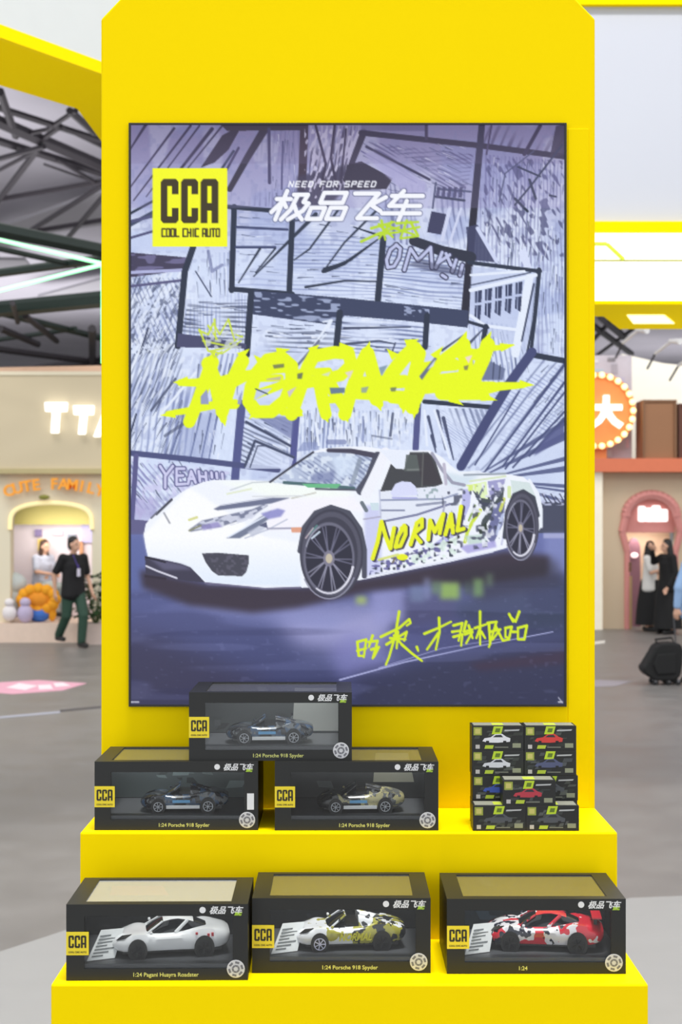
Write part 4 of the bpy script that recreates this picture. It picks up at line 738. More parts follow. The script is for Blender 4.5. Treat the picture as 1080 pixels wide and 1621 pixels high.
def make_car(label, box, L, yaw, paint, rims, spyder=False, wing=False, stripe=None, lettering=None, door=None, marks=(), dx=.0, dy=.0):
    c = thing('toy_car', label, 'toy car', (0, 0, 0), 0, 'model cars inside the boxes')
    c.matrix_world = Matrix.Translation(box.location) @ Matrix.Rotation(box.rotation_euler.z, 4, 'Z') @ Matrix.Translation((dx, dy, .0232)) @ Matrix.Rotation(yaw, 4, 'Z') @ Matrix.Diagonal((1, 1.04, 1.22, 1))
    S = lambda *p: tuple(q*L for q in p)
    xs = [-.5, -.485, -.46, -.4, -.34, -.28, -.2, -.1, 0, .1, .2, .28, .34, .4, .46, .49, .5]
    hw = [.1, .14, .17, .198, .208, .212, .205, .2, .2, .203, .21, .217, .215, .208, .19, .17, .15]
    zb = [.08, .062, .05, .046, .046, .046, .046, .046, .046, .046, .046, .046, .05, .056, .066, .08, .095]
    zt = [.098, .112, .125, .142, .152, .156, .157, .158, .16, .163, .172, .178, .178, .172, .163, .152, .145]
    mb = MB(); rings = []
    for i in range(41):
        x = -.5+i/40; w, b_, t = interp(xs, hw, x), interp(xs, zb, x), interp(xs, zt, x); h = t-b_
        hump = .016*math.exp(-((x+.29)/.09)**2)+.018*math.exp(-((x-.27)/.11)**2); dip = .012*math.exp(-((x+.02)/.13)**2)
        sec = [(w*.86, b_), (w*.98-dip, b_+.22*h), (w-dip*.7, b_+.5*h), (w*.985, b_+.74*h), (w*.88, t-.006+hump), (w*.68, t+.005+hump*.6), (w*.36, t+.009), (0, t+.011)]
        ring = [(x, y_, z_) for y_, z_ in sec]+[(x, -y_, z_) for y_, z_ in reversed(sec[:-1])]; rings.append([S(*p) for p in ring])
    mb.loft(rings); mb.build('body', paint, c, smooth=True, rel=False)
    cz = lambda x: interp([-.24, -.16, -.08, 0, .06, .14, .22, .30, .38], [.15, .196, .232, .248, .25, .238, .216, .19, .168], x); cw = lambda x: interp([-.24, -.1, .05, .2, .38], [.16, .158, .156, .15, .11], x); tw = lambda x: interp([-.24, -.1, .05, .2, .38], [.13, .105, .104, .1, .07], x)
    lo, hi = (-.24, -.055) if spyder else (-.24, .30); rings = []
    for i in range(13):
        x = lo+(hi-lo)*i/12; z = cz(x); a, t = cw(x), tw(x)
        rings.append([S(x, y_, z_) for y_, z_ in ((a, .145), ((a+t)/2, (.15+z)/2), (t, z-.008), (t*.6, z), (0, z+.003), (-t*.6, z), (-t, z-.008), (-(a+t)/2, (.15+z)/2), (-a, .145))])
    MB().loft(rings).build('windscreen' if spyder else 'cabin_glass', GLS, c, smooth=True, rel=False)
    if spyder:
        MB().cap(S(-.2, -.157, .155), S(-.05, -.118, .246), .008*L).cap(S(-.05, -.118, .246), S(-.05, .118, .246), .008*L).cap(S(-.05, .118, .246), S(-.2, .157, .155), .008*L).build('screen_frame', paint, c, rel=False)
        MB().box(*S(-.05, .1), *S(-.14, .14), *S(.14, .19)).build('cockpit', DARKP, c, rel=False)
        for s in (-1, 1):
            rr = []
            for i in range(9):
                u = i/8; x = .07+.3*u; z = .16+.085*(1-u)**.7 if u > .05 else .243; w = .062*(1-.4*u); rr.append([S(x, s*.088+w*math.cos(q), .155+(z-.155)*max(0, math.sin(q))) for q in np.linspace(0, math.pi, 8)])
            MB().loft(rr).build('head_fairing', paint, c, smooth=True, rel=False)
    else:
        rr = []
        for i in range(9):
            x = -.07+.26*i/8; z = cz(x); t = tw(x)*.94; rr.append([S(x, y_, z_) for y_, z_ in ((t, z-.004), (t*.6, z+.004), (0, z+.007), (-t*.6, z+.004), (-t, z-.004), (0, z-.006))])
        MB().loft(rr).build('roof', paint, c, smooth=True, rel=False)
        for s in (-1, 1): MB().cap(S(-.22, s*.15, .157), S(-.075, s*.103, .232), .008*L).build('pillar', paint, c, rel=False); MB().cap(S(.03, s*.152, .16), S(.14, s*.1, .235), .014*L).build('pillar', paint, c, rel=False)
    for s in (-1, 1):
        MB().box(*S(-.19, -.165), *S(min(s*.2, s*.235), max(s*.2, s*.235)), *S(.172, .19)).build('mirror', paint, c, rel=False, bevel=.0012)
        MB().prism([S(-.47, s*.145, .122), S(-.40, s*.187, .141), S(-.34, s*.165, .163), S(-.42, s*.13, .149)], S(0, 0, .004)).build('headlight', DARKP, c, rel=False)
        for x, r, yw in ((-.29, .072, .188), (.275, .076, .197)):
            w = thing('wheel', None, None, S(x, s*yw, r/1.22)); w.parent = c; w.scale = (1, 1, 1/1.22); yo = s*.034*L
            MB().lathe([(r*L*.8, -abs(yo)), (r*L, -abs(yo)*.8), (r*L, abs(yo)*.8), (r*L*.8, abs(yo))], (0, 0, 0), 'y', 20).build('tyre', TYRE, w, smooth=True, rel=False)
            mb = MB(); ys = yo*1.04; mb.lathe([(r*L*.76, ys*.9), (r*L*.76, ys), (r*L*.66, ys), (r*L*.64, ys*.7)], (0, 0, 0), 'y', 20); mb.lathe([(r*L*.16, ys*.8), (r*L*.16, ys*1.03)], (0, 0, 0), 'y', 10)
            for k in range(7):
                a = 2*math.pi*k/7; mb.cap((r*L*.1*math.cos(a), ys*.95, r*L*.1*math.sin(a)), (r*L*.7*math.cos(a), ys*.95, r*L*.7*math.sin(a)), r*L*.075, n=5)
            mb.build('rim', rims[0 if x < 0 else 1], w, rel=False)
            # dark wheel arch
            MB().lathe([(r*L*1.14, s*.026*L), (r*L*1.14, s*.0335*L)], (S(x, 0, 0)[0], s*(yw-.002)*L, r*L/1.22), 'y', 20).build('wheel_arch', DARKP, c, rel=False)
    MB().box(*S(-.42, .43), *S(-.16, .16), *S(.03, .06)).build('underbody', DARKP, c, rel=False)
    if wing:
        wg = MB().box(*S(.40, .48), *S(-.2, .2), *S(.236, .246)).build('rear_wing', paint, c, rel=False)
        for s in (-1, 1): MB().box(*S(.42, .45), *S(s*.09-.006, s*.09+.006), *S(.15, .237)).build('wing_strut', DARKP, c, rel=False)
    if stripe: MB().box(*S(-.2, .18), *S(-.216, -.196), *S(.040, .070)).build('sill_stripe', mat('stripe_'+str(stripe[0]), stripe, .4), c, rel=False)
    if door: MB().box(*S(-.13, .07), *S(-.203, -.192), *S(.092, .118)).build('door_print', mat('door_print_blue', door, .4), c, rel=False)
    if lettering: text('side_lettering', lettering, .075*L, mat('neon_yellow', (226, 220, 60), .4), c, S(.03, -.2115, .1), depth=.0002, shear=.35, bold=.0004, sx=.95, rot=(math.pi/2, 0, 0))
    for x_, z_, w_, h_, cl in marks: MB().box(*S(x_, x_+w_), *S(-.222, -.2), *S(z_, z_+h_)).build('livery_mark', mat('mark_%d_%d_%d' % cl, cl, .4), c, rel=False)
    return c
W_PAINT = body_paint('white_car_paint', (250, 250, 252)); SPL = body_paint('splatter_car_paint', (248, 248, 252), True, (178, 172, 70), (44, 46, 52), 1.6); BLU = body_paint('black_car_paint', (30, 31, 38), True, (56, 80, 108), (104, 108, 112), .4, 60.); BLG = body_paint('black_gold_paint', (30, 30, 32), True, (176, 168, 122), (96, 98, 100), 1.9); RED = body_paint('red_race_paint', (226, 44, 64), True, (250, 246, 250), (30, 34, 54), -1.2, 38.)
lo = [('black windowed box with white coupe, leftmost in the lower row', -.2662, 2.052, .010, '1:24 Pagani Huayra Roadster', dict(card=True, film=FILM2, backdrop=(44, 46, 50), glow=(-.092, .0, .083, .098, (196, 64, 28)))),
      ('black windowed box with splattered white roadster, middle of the lower row', .0005, 2.086, 0., '1:24 Porsche 918 Spyder', dict(card=True, backdrop=(40, 42, 45))),
      ('black windowed box with red racer, rightmost in the lower row', .2862, 2.082, 0., '1:24', dict(card=True, backdrop=(40, 52, 62))),
      ('black windowed box with white sticker beside its seal, left on the upper step', -.2640, 2.278, 0., '1:24 Porsche 918 Spyder', dict(sticker=True, backdrop=(112, 124, 124))),
      ('black windowed box on the upper step, right of the stickered one', .0250, 2.276, 0., '1:24 Porsche 918 Spyder', dict(backdrop=(66, 68, 68), glow=(.03, .1, .05, .1, (220, 216, 190)))),
      ('black windowed box stacked on top of the two boxes below', -.1135, 2.286, 0., '1:24 Porsche 918 Spyder', dict(backdrop=(96, 100, 100), glow=(.03, .118, .026, .1, (236, 236, 226))))]
BX = []
for i, (lb, x, D, rz, cap_, kw) in enumerate(lo):
    BX.append(make_box(lb, x, D, Z2 if i < 3 else Z1 if i < 5 else Z1+BH, rz, cap_, **kw))
rd = (200, 40, 56)
make_car('white coupe with red tail marks in the lower left box', BX[0], .172, .16, W_PAINT, (RIMK, RIMK), wing=False, marks=((.30, .135, .02, .022, rd), (.335, .14, .02, .022, rd), (.2, .155, .02, .012, rd)), dx=.012, dy=-.01)
make_car('white open roadster splattered yellow and black in the lower middle box', BX[1], .165, .10, SPL, (RIML, RIMK), spyder=True, lettering='NORMAL', dx=.012, dy=-.012)
make_car('red and white racer in the lower right box', BX[2], .175, -.10, RED, (RIMK, RIMK), wing=True, dx=.02, dy=-.012)
make_car('black roadster behind the window of the white-stickered box', BX[3], .142, .05, BLU, (RIMG, RIMG), spyder=True, stripe=(252, 252, 252), door=(110, 176, 226), dx=.008, dy=-.025)
make_car('black roadster flecked with gold in the right box on the upper step', BX[4], .142, .05, BLG, (RIMG, RIMG), spyder=True, stripe=(250, 252, 252), door=(112, 178, 226), dx=.006, dy=-.025)
make_car('black roadster in the topmost windowed box', BX[5], .142, .05, BLU, (RIMG, RIMG), spyder=True, stripe=(251, 252, 252), door=(114, 180, 226), dx=-.004, dy=-.025)

# ---------------------------------------------------------------- small boxes stacked at right
SW, SH, SD = .0848, .0405, .041
def small_box(label, px, D, row, car, tone, z=None):
    x = (px-PCX)*D/FPX; zz = Z1+row*SH if z is None else z
    b = thing('small_car_box', label, 'toy box', (x, D+SD/2, zz), 0, 'small boxes stacked on the upper step'); y = -SD/2
    MB().box(-SW/2, SW/2, y, SD/2, 0, SH).build('carton', BLK, b, rel=False, bevel=.0006)
    R = random.Random(label); mb = MB(); k = [0]
    def q(pts, col):
        k[0] += 1; yy = y-.0002-k[0]*.00001; mb.prism([(a*SW-SW/2, yy, c*SH) for a, c in pts], (0, .0001, 0), col)
    r = lambda a, b_, c, d: [(a, b_), (c, b_), (c, d), (a, d)]
    for i in range(14):
        a, c, w, h = R.uniform(.02, .8), R.uniform(.05, .8), R.uniform(.05, .2), R.uniform(.05, .16); g = R.randint(36, 84); q([(a, c), (min(a+w, .98), c+.02), (min(a+w+.02, .98), min(c+h, .96)), (a+.03, min(c+h, .96))], (g, g+4, g-2+tone))
    q(r(.03, .62, .19, .94), (150, 160, 62)); q(r(.06, .68, .16, .88), (196, 188, 104)); q(r(.07, .08, .15, .24), (186, 182, 178))
    q([(.38, .66), (.56, .66), (.6, .98), (.42, .98)], (182, 208, 40)); q([(.44, .74), (.53, .74), (.55, .9), (.46, .9)], (92, 116, 24)); q([(.62, .78), (.9, .8), (.92, .86), (.63, .84)], (176, 178, 178))
    q([(.2, .38), (.24, .5), (.36, .54), (.44, .66), (.58, .68), (.66, .56), (.74, .5), (.73, .36), (.5, .32), (.3, .33)], car); q([(.4, .54), (.46, .63), (.56, .64), (.6, .54)], (40, 44, 52)); q([(.27, .3), (.33, .3), (.33, .4), (.27, .4)], (22, 22, 24)); q([(.6, .3), (.66, .3), (.66, .4), (.6, .4)], (22, 22, 24))
    q([(.24, .08), (.4, .08), (.42, .22), (.26, .22)], (176, 196, 52)); q(r(.78, .12, .94, .3), (140, 144, 118)); q(r(.44, .12, .7, .16), (120, 122, 110))
    mb.build('front_print', PRINT, b, rel=False)
    m2 = MB(); m2.prism([(-SW*.46, y+.004, SH+.0003), (SW*.46, y+.004, SH+.0003), (SW*.46, SD/2-.004, SH+.0003), (-SW*.46, SD/2-.004, SH+.0003)], (0, 0, -.0002), (150, 150, 136)); m2.prism([(-SW*.1, y+.006, SH+.0005), (SW*.12, y+.006, SH+.0005), (SW*.12, SD/2-.01, SH+.0005), (-SW*.1, SD/2-.01, SH+.0005)], (0, 0, -.0001), (196, 212, 70)); m2.build('top_print', PRINT, b, rel=False)
    return b
wc, rc, bc, kc = (206, 208, 214), (206, 58, 52), (58, 84, 176), (74, 78, 84)
DF, DB = 2.2725, 2.3155
small_box('small black box, left of the bottom pair in front', 791, DF, 0, kc, 0); small_box('small black box, right of the bottom pair in front', 875, DF, 0, kc, 4)
small_box('small black box at the back left, bottom of the stack', 789, DB, 0, wc, 0); small_box('small black box at the back right, bottom of the stack', 873, DB, 0, wc, 2)
small_box('small black box with blue car, half hidden behind the red-car box', 789.5, DB, 1, bc, 6); small_box('small black box behind the red-car box on its right side', 874, DB, 1, kc, 0)
small_box('small black box with red car standing forward in the third row', 838, DF+.0005, 1, (176, 52, 66), 4)
small_box('small black box with white car in the left of the second row', 788.5, DB, 2, wc, 2); small_box('small black box with dark blue car in the right of the second row', 871.5, DB, 2, (78, 84, 116), 8)
small_box('small black box with white car at the top left of the stack', 788.5, DB+.001, 3, (222, 222, 226), 0); small_box('small black box with red car at the top right of the stack', 871.5, DB+.001, 3, rc, 0)

# ---------------------------------------------------------------- booths behind: left
BEIGE = mat('beige_board', (208, 194, 164), .75, var=.03, scale=1.2); CREAM = mat('cream_board', (232, 222, 196), .75, var=.03, scale=1.5); OLIVE = mat('olive_board', (176, 166, 98), .75, var=.05, scale=2)
ORNG = mat('orange_letter', (246, 164, 44), .5, var=.06, emit=.12); PINKT = mat('pink_trim', (236, 200, 180), .7)
def left_booth():
    D = 23.0; k = D/FPX; X = lambda px: (px-PCX)*k; Z = lambda py: CAMZ-(py-PCY)*k
    b = thing('toy_booth', 'beige toy booth with arched opening and orange lettering behind the tower on the left', 'booth', (X(60), D, 0))
    xl, xr = X(-160), X(330); zf = Z(742)
    MB().box(xl, xr, D, D+3.2, zf, Z(592)).build('fascia', BEIGE, b); MB().box(xl, xr, D-.02, D+.2, Z(594), Z(588)).build('fascia_trim', CREAM, b)
    mb = MB(); mb.prism([(xl, D+.3, Z(592)), (xr, D+.3, Z(592)), (xr, D+.3, Z(572)), (X(0), D+.3, Z(578)), (xl, D+.3, Z(586))], (0, .3, 0)); mb.build('upper_fascia', mat('salmon_board', (222, 186, 160), .75), b)
    MB().box(xl, xr, D-.06, D+.02, Z(750), zf).build('lower_trim', mat('tan_trim', (190, 176, 130), .7), b)  # tan strip along the foot of the fascia
    # arch wall: opening 15..143 wide, rounded upper right corner
    mb = MB(); y0, y1 = D+.1, D+.35; zt, zo, zp = zf, Z(796), Z(986)
    mb.box(xl, X(14), y0, y1, zp, zt); mb.box(X(144), xr, y0, y1, zp, zt)
    n = 18; arc = [(X(79)+(X(144)-X(79))*math.cos(math.pi*i/n), Z(838)+(zo-Z(838))*math.sin(math.pi*i/n)**.45) for i in range(n+1)]
    for (xa, za), (xb, zb_) in zip(arc[:-1], arc[1:]): mb.prism([(xb, y0, zb_), (xa, y0, za), (xa, y0, zt), (xb, y0, zt)], (0, .25, 0))
    mb.build('arch_wall', CREAM, b)
    mb = MB()
    for (xa, za), (xb, zb_) in zip(arc[:-1], arc[1:]): mb.cap((xa, y0-.02, za), (xb, y0-.02, zb_), .035, n=8)
    mb.build('arch_trim', mat('arch_glow', (255, 236, 176), .5, emit=.4), b)
    MB().box(X(-20), X(190), D+1.5, D+1.55, zp, Z(829)).build('back_panel', mat('white_picture_wall', (238, 226, 232), .7, var=.05, scale=3), b)
    MB().box(X(-20), X(190), D+1.2, D+1.3, Z(830), zf).build('valance', OLIVE, b)
    MB().box(xl, xr, D-.15, D+3, 0, zp).build('plinth', mat('plinth_board', (236, 212, 194), .7), b)
    R = random.Random(4)
    for q, c in (((25, 838, 36, 850), (140, 124, 170)), ((30, 854, 42, 874), (242, 206, 110)), ((22, 884, 46, 894), (240, 190, 90)), ((80, 846, 94, 870), (150, 158, 174)), ((120, 800, 133, 842), (206, 170, 96)), ((134, 808, 141, 826), (156, 66, 44)), ((104, 820, 140, 860), (196, 190, 232)), ((56, 840, 72, 848), (238, 206, 220)), ((100, 858, 106, 880), (206, 150, 110))):
        MB().box(X(q[0]), X(q[2]), D+1.42, D+1.497, Z(q[3]), Z(q[1])).build('picture', mat('pic_%d_%d_%d' % c, c, .6, var=.2, scale=14), b)
    area('booth_lamp', (X(80), D+.7, Z(832)), (math.radians(62), 0, 0), 1.2, .4, 13, (1, .95, .9))
    # lit sign letters
    s = thing('booth_sign', 'raised white glowing letters on the beige fascia', 'sign', (X(112), D-.05, Z(690)))
    def T(x0_, x1_, y0_, y1_, sl):
        mb = MB(); h = (x1_-x0_); st = h*.32; m_ = (x0_+x1_)/2
        pts = [(x0_, y0_), (x1_, y0_), (x1_-1, y0_+14), (m_+st/2, y0_+14), (m_+st/2-sl, y1_), (m_-st/2-sl, y1_), (m_-st/2, y0_+14), (x0_+1, y0_+14)]
        mb.prism([(X(a), D-.12, Z(c)) for a, c in reversed(pts)], (0, .1, 0)); mb.build('letter', mat('sign_white', (255, 255, 252), .5, emit=1.1), s)
    T(73, 108, 638, 686, 2); T(118, 150, 643, 688, 3)
    mb = MB(); mb.prism([(X(a), D-.12, Z(c)) for a, c in ((150, 692), (160, 692), (176, 650), (180, 650), (196, 692), (206, 692), (186, 640), (170, 640))], (0, .1, 0)); mb.build('letter', mat('sign_white', (255, 255, 252), .5, emit=1.1), s)
    o = thing('arch_sign', 'orange capital letters curving over the booth arch', 'sign', (X(80), D+.05, Z(792)))
    word = 'CUTE FAMILY'; n = len(word)
    for i, ch in enumerate(word):
        if ch == ' ': continue
        u = i/(n-1); px = 15+u*144; py = 784-17*math.sin(math.pi*min(1, max(0, .06+u*.88)))**.6; l = text('letter', ch, .25, ORNG, o, (X(px)-X(80), -.09-.012*(i % 2), Z(py)-Z(792)), depth=.03, bold=.006, rot=(math.pi/2, math.radians((u-.5)*34), 0))
    MB().ball((X(70), D+.0, Z(787)), .09, .05, .04).build('leaf_mark', mat('olive_mark', (140, 140, 60), .6), o)
left_booth()
D = 22.9; X = lambda px, d=22.9: (px-PCX)*d/FPX; Z = lambda py, d=22.9: CAMZ-(py-PCY)*d/FPX; ZP = CAMZ-(986-PCY)*23.0/FPX
# toys along the plinth
def plush(name, label, cat, px, d, parts):
    t = thing(name, label, cat, (X(px, d), d, ZP))
    for nm, m, shapes in parts:
        mb = MB()
        for s in shapes: mb.ball((X(px, d)+s[0], d+s[1], ZP+s[2]), s[3], s[4] if len(s) > 4 else s[3], s[5] if len(s) > 5 else s[3])
        mb.build(nm, m, t, smooth=True)
OR2 = mat('orange_plush', (244, 166, 34), .85, var=.15, scale=25); BLP = mat('blue_plush', (66, 118, 206), .8, var=.1, scale=12)
pet = [(.27*math.cos(a), -.05, .37+.17*math.sin(a), .1, .1, .1) for a in np.linspace(0, 2*math.pi, 13)[:-1]]
plush('orange_plush', 'orange ruffled plush toy in a blue base on the booth plinth', 'plush toy', 62, 23.25, [('ruffle', OR2, pet), ('head', mat('deep_orange_plush', (236, 150, 40), .85, var=.1), [(0, -.02, .37, .22, .14, .17)]), ('base', BLP, [(0, -.02, .13, .2, .15, .13)]), ('arm', OR2, [(.22, -.03, .14, .07, .07, .13)]), ('arm', OR2, [(-.22, -.03, .2, .07, .07, .12)])])
GRP = mat('grey_plush', (196, 204, 204), .85, var=.1, scale=12)
plush('grey_plush', 'pale grey plush toy with dark ring eyes at the far left of the plinth', 'plush toy', 8, 23.4, [('body', GRP, [(0, 0, .32, .34, .2, .3), (.1, 0, .62, .26, .18, .2)]), ('eye', DARKP, [(.09, -.2, .36, .07, .03, .07)]), ('eye', mat('eye_white', (230, 230, 230), .4), [(.09, -.225, .36, .035, .03, .035)]), ('cheek', mat('magenta_plush', (206, 92, 152), .8), [(-.05, -.2, .1, .13, .08, .1)])])
plush('white_plush', 'small white plush toy between the grey and lilac ones', 'plush toy', 15, 22.98, [('body', mat('white_plush', (238, 232, 234), .85), [(0, 0, .16, .12, .1, .13)]), ('head', mat('white_plush', (238, 232, 234), .85), [(0, -.01, .33, .08, .08, .07)])])
plush('lilac_plush', 'lilac plush toy standing left of the blue base', 'plush toy', 40, 23.0, [('body', mat('lilac_plush', (196, 184, 214), .85), [(0, 0, .15, .13, .1, .15)]), ('head', mat('lilac_plush', (196, 184, 214), .85), [(0, 0, .33, .09, .08, .08)])])
# plant by the booth edge
def plant(px, d, h):
    t = thing('potted_plant', 'dark green leafy plant in a pale pot behind the walking man', 'plant', (X(px, d), d, 0)); R = random.Random(3); c = Vector((X(px, d), d, 0))
    MB().lathe([(.16, 0), (.22, .3), (.24, .34), (.2, .34), (.18, .3)], c, 'z', 20).build('pot', mat('pale_pot', (226, 206, 196), .6), t, smooth=True)
    mb = MB()
    for i in range(9): a = R.uniform(0, 6.28); mb.cap(c+Vector((0, 0, .28)), c+Vector((.22*math.cos(a), .2*math.sin(a), R.uniform(.6, h))), .012, .006, 5)
    mb.build('stems', mat('stem_green', (66, 84, 44), .7), t); mb = MB()
    for i in range(170):
        a, r, z = R.uniform(0, 6.28), R.uniform(.05, .34), R.uniform(.42, h); p = c+Vector((r*math.cos(a), r*math.sin(a), z)); d_ = Vector((math.cos(a), math.sin(a), R.uniform(-.6, .5))).normalized(); s_ = d_.cross(Vector((0, 0, 1))).normalized(); l = R.uniform(.13, .24); u = Vector((0, 0, .012))
        mb.add([p, p+d_*l*.45+s_*l*.3+u, p+d_*l, p+d_*l*.45-s_*l*.3+u, p+d_*l*.5-u], [(0, 1, 4), (1, 2, 4), (2, 3, 4), (3, 0, 4), (0, 3, 2, 1)])
    fo = mb.build('foliage', mat('leaf_green', (52, 84, 48), .6, var=.4, scale=8), t); fo['kind'] = 'stuff'
plant(152, 22.58, 1.12)

# ---------------------------------------------------------------- booths behind: right
def right_booth():
    D = 26.0; k = D/FPX; X = lambda px: (px-PCX)*k; Z = lambda py: CAMZ-(py-PCY)*k
    CW = mat('cream_wall', (208, 188, 160), .75, var=.03, scale=1.); SAL = mat('salmon_ledge', (226, 124, 88), .6, var=.05); PNK = mat('pink_arch', (214, 142, 136), .6, var=.05); PEACH = mat('peach_wall', (232, 200, 172), .7, var=.04)
    b = thing('cream_booth', 'cream booth with a pink arched doorway under a salmon ledge on the right', 'booth', (X(1030), D, 0)); xl, xr = X(951), X(1240)
    zt = Z(747); x0_, x1_ = X(990), X(1072)
    mb = MB(); mb.box(xl, x0_, D, D+.3, 0, zt); mb.box(x1_, xr, D, D+.3, 0, zt)
    n = 16; cx = X(1031); r = (x1_-x0_)/2; zc = Z(818); arc = [(cx+r*math.cos(math.pi*i/n), zc+(Z(783)-zc)*math.sin(math.pi*i/n)) for i in range(n+1)]
    for (xa, za), (xb, zb_) in zip(arc[:-1], arc[1:]): mb.prism([(xb, D, zb_), (xa, D, za), (xa, D, zt), (xb, D, zt)], (0, .3, 0))
    mb.build('wall', CW, b); mb = MB()
    for (xa, za), (xb, zb_) in zip(arc[:-1], arc[1:]): mb.cap((xa*1.0, D-.02, za), (xb, D-.02, zb_), .085, n=8)
    mb.cap((x1_, D-.02, zc), (x1_+.06, D-.02, Z(842)), .07, n=8); mb.cap((x1_+.06, D-.02, Z(842)), (x1_-.03, D-.02, Z(872)), .06, n=8); mb.cap((x1_-.03, D-.02, Z(872)), (x1_-.03, D-.02, 0), .05, n=8)
    mb.cap((x0_, D-.02, zc), (x0_-.06, D-.02, Z(842)), .07, n=8); mb.cap((x0_-.06, D-.02, Z(842)), (x0_+.03, D-.02, Z(872)), .06, n=8); mb.cap((x0_+.03, D-.02, Z(872)), (x0_+.03, D-.02, 0), .05, n=8)
    mb.build('arch_trim', PNK, b)
    mb = MB(); mb.prism([(x0_, D+.15, Z(843)), (x1_, D+.15, Z(843)), (x1_, D+.15, zc)]+[(a, D+.15, c) for a, c in arc[1:-1]]+[(x0_, D+.15, zc)], (0, .05, 0)); mb.build('arch_panel', PNK, b)
    MB().box(x0_-.1, x1_+.1, D+1.0, D+1.1, 0, Z(800)).build('inner_wall', PEACH, b)
    mb = MB(); pc = X(1015); pr = (X(1025)-X(1005))/2; pts = [(pc-pr, 0), (pc+pr, 0)]+[(pc+pr*math.cos(a), Z(872)+(Z(852)-Z(872))*math.sin(a)) for a in np.linspace(0, math.pi, 12)]
    mb.prism([(a, D+.6, c+.002) for a, c in pts], (0, .1, 0)); mb.build('purple_door', mat('plum_door', (140, 98, 112), .5, var=.05), b)
    MB().ball((pc, D+.58, Z(880)), .07, .03, .05).build('door_lamp', mat('door_lamp', (255, 226, 226), .5, emit=1.2), b)
    MB().box(X(991), X(999), D-.06, D-.02, Z(905), Z(890)).build('switch_box', mat('brown_box', (112, 80, 54), .6), b); MB().box(X(990), X(1000), D-.04, D-.005, 0, Z(912)).build('door_post', mat('ochre_post', (176, 146, 100), .6), b)
    MB().box(xl-.25, xr, D-.35, D+.4, Z(748), Z(727)).build('ledge', SAL, b)
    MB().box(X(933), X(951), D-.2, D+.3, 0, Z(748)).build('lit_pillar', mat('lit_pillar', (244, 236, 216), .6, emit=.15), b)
    area('arch_lamp', (X(1031), D+.5, Z(846)), (math.radians(20), 0, 0), .7, .3, 8, (1, .9, .8))
    # white lit sign in the arch
    s = thing('arch_lamp_sign', 'glowing white rounded sign inside the pink arch', 'sign', (X(1036), D+.1, Z(826))); mb = MB()
    for px, w, t_ in ((1018, 11, 801), (1030, 12, 804), (1041, 13, 800), (1053, 12, 806)): mb.box(X(px-w/2-.4), X(px+w/2+.4), D+.06, D+.14, Z(826), Z(t_))
    mb.build('lit_sign', mat('sign_white', (255, 255, 252), .5, emit=1.1), s, bevel=.03)
    # round orange sign with bulbs
    o = thing('round_sign', 'round orange sign with light bulbs and a white character, partly behind the tower', 'sign', (X(948), D-.3, Z(727)))
    c = Vector((X(944), D-.1, Z(651))); R_ = 52*k
    MB().lathe([(R_, 0), (R_, .12)], c, 'y', 32).build('disc', mat('orange_disc', (240, 142, 74), .5, var=.06, scale=3, emit=.15), o); MB().loft([[c+Vector(((R_*r_)*math.cos(6.2832*i/40), y_, (R_*r_)*math.sin(6.2832*i/40))) for r_, y_ in ((1.005, -.03), (1.16, -.03), (1.16, .12), (1.005, .12))] for i in range(41)], caps=False).build('rim', mat('orange_rim', (232, 150, 84), .5), o)
    for i in range(26):
        a = 2*math.pi*i/26; MB().ball(c+Vector((R_*1.08*math.cos(a), -.06, R_*1.08*math.sin(a))), .055, n=8, m=6).build('bulb', mat('bulb', (255, 236, 170), .4, emit=1.6), o)
    text('character', '大', .58, mat('sign_white', (255, 255, 252), .5, emit=1.1), o, (X(957)-X(948), .12, Z(657)-Z(727)), depth=.04, bold=.03)
    MB().box(c.x-.2, c.x+.2, c.y+.13, c.y+.2, Z(727), c.z).build('post', mat('orange_rim', (232, 150, 84), .5), o)
    # pale scenery behind the sign
    R2 = random.Random(9); g = thing('scenery_board', 'pale grey patterned scenery board behind the round orange sign', 'board', (X(960), D+.5, Z(727)))
    MB().box(X(900), X(1008), D+.42, D+.5, Z(727), Z(558)).build('board', mat('grey_scenery', (214, 208, 218), .7, var=.25, scale=3), g)
    for px, py, w, h, cl in ((955, 585, 14, 8, (190, 214, 224)), (980, 580, 10, 16, (186, 180, 190)), (990, 600, 12, 12, (206, 200, 222)), (1000, 632, 7, 10, (186, 206, 180)), (1003, 660, 6, 22, (232, 226, 190)), (965, 716, 20, 10, (232, 236, 240)), (990, 705, 12, 10, (206, 206, 212)), (1001, 700, 5, 14, (232, 206, 214)), (975, 565, 12, 6, (150, 146, 152)), (948, 568, 12, 5, (236, 232, 236))):
        MB().box(X(px-w/2), X(px+w/2), D+.405, D+.42, Z(py+h/2), Z(py-h/2)).build('scenery_shape', mat('sc_%d_%d_%d' % cl, cl, .6), g)
    # brown crates on the ledge
    for x_a, x_b, ya, yb, lb, cl in ((1013, 1066, 635, 727, 'large brown upright crate on the salmon ledge', (158, 112, 78)), (1069, 1130, 641, 727, 'dark brown crate at the right picture edge on the ledge', (112, 66, 50))):
        cr = thing('crate', lb, 'crate', (X((x_a+x_b)/2), D-.1, Z(727))); m_ = mat('crate_%d' % cl[0], cl, .6, var=.06, scale=2); e_ = 3.5*k
        MB().box(X(x_a), X(x_b), D-.25, D+.35, Z(727), Z(ya)).build('body', m_, cr); m2 = mat('crate_edge_%d' % cl[0], tuple(int(v*.86) for v in cl), .6)
        for q in ((X(x_a), X(x_a)+e_, Z(727), Z(ya)), (X(x_b)-e_, X(x_b), Z(727), Z(ya))): MB().box(q[0], q[1], D-.29, D-.251, q[2], q[3]).build('edge_batten', m2, cr)
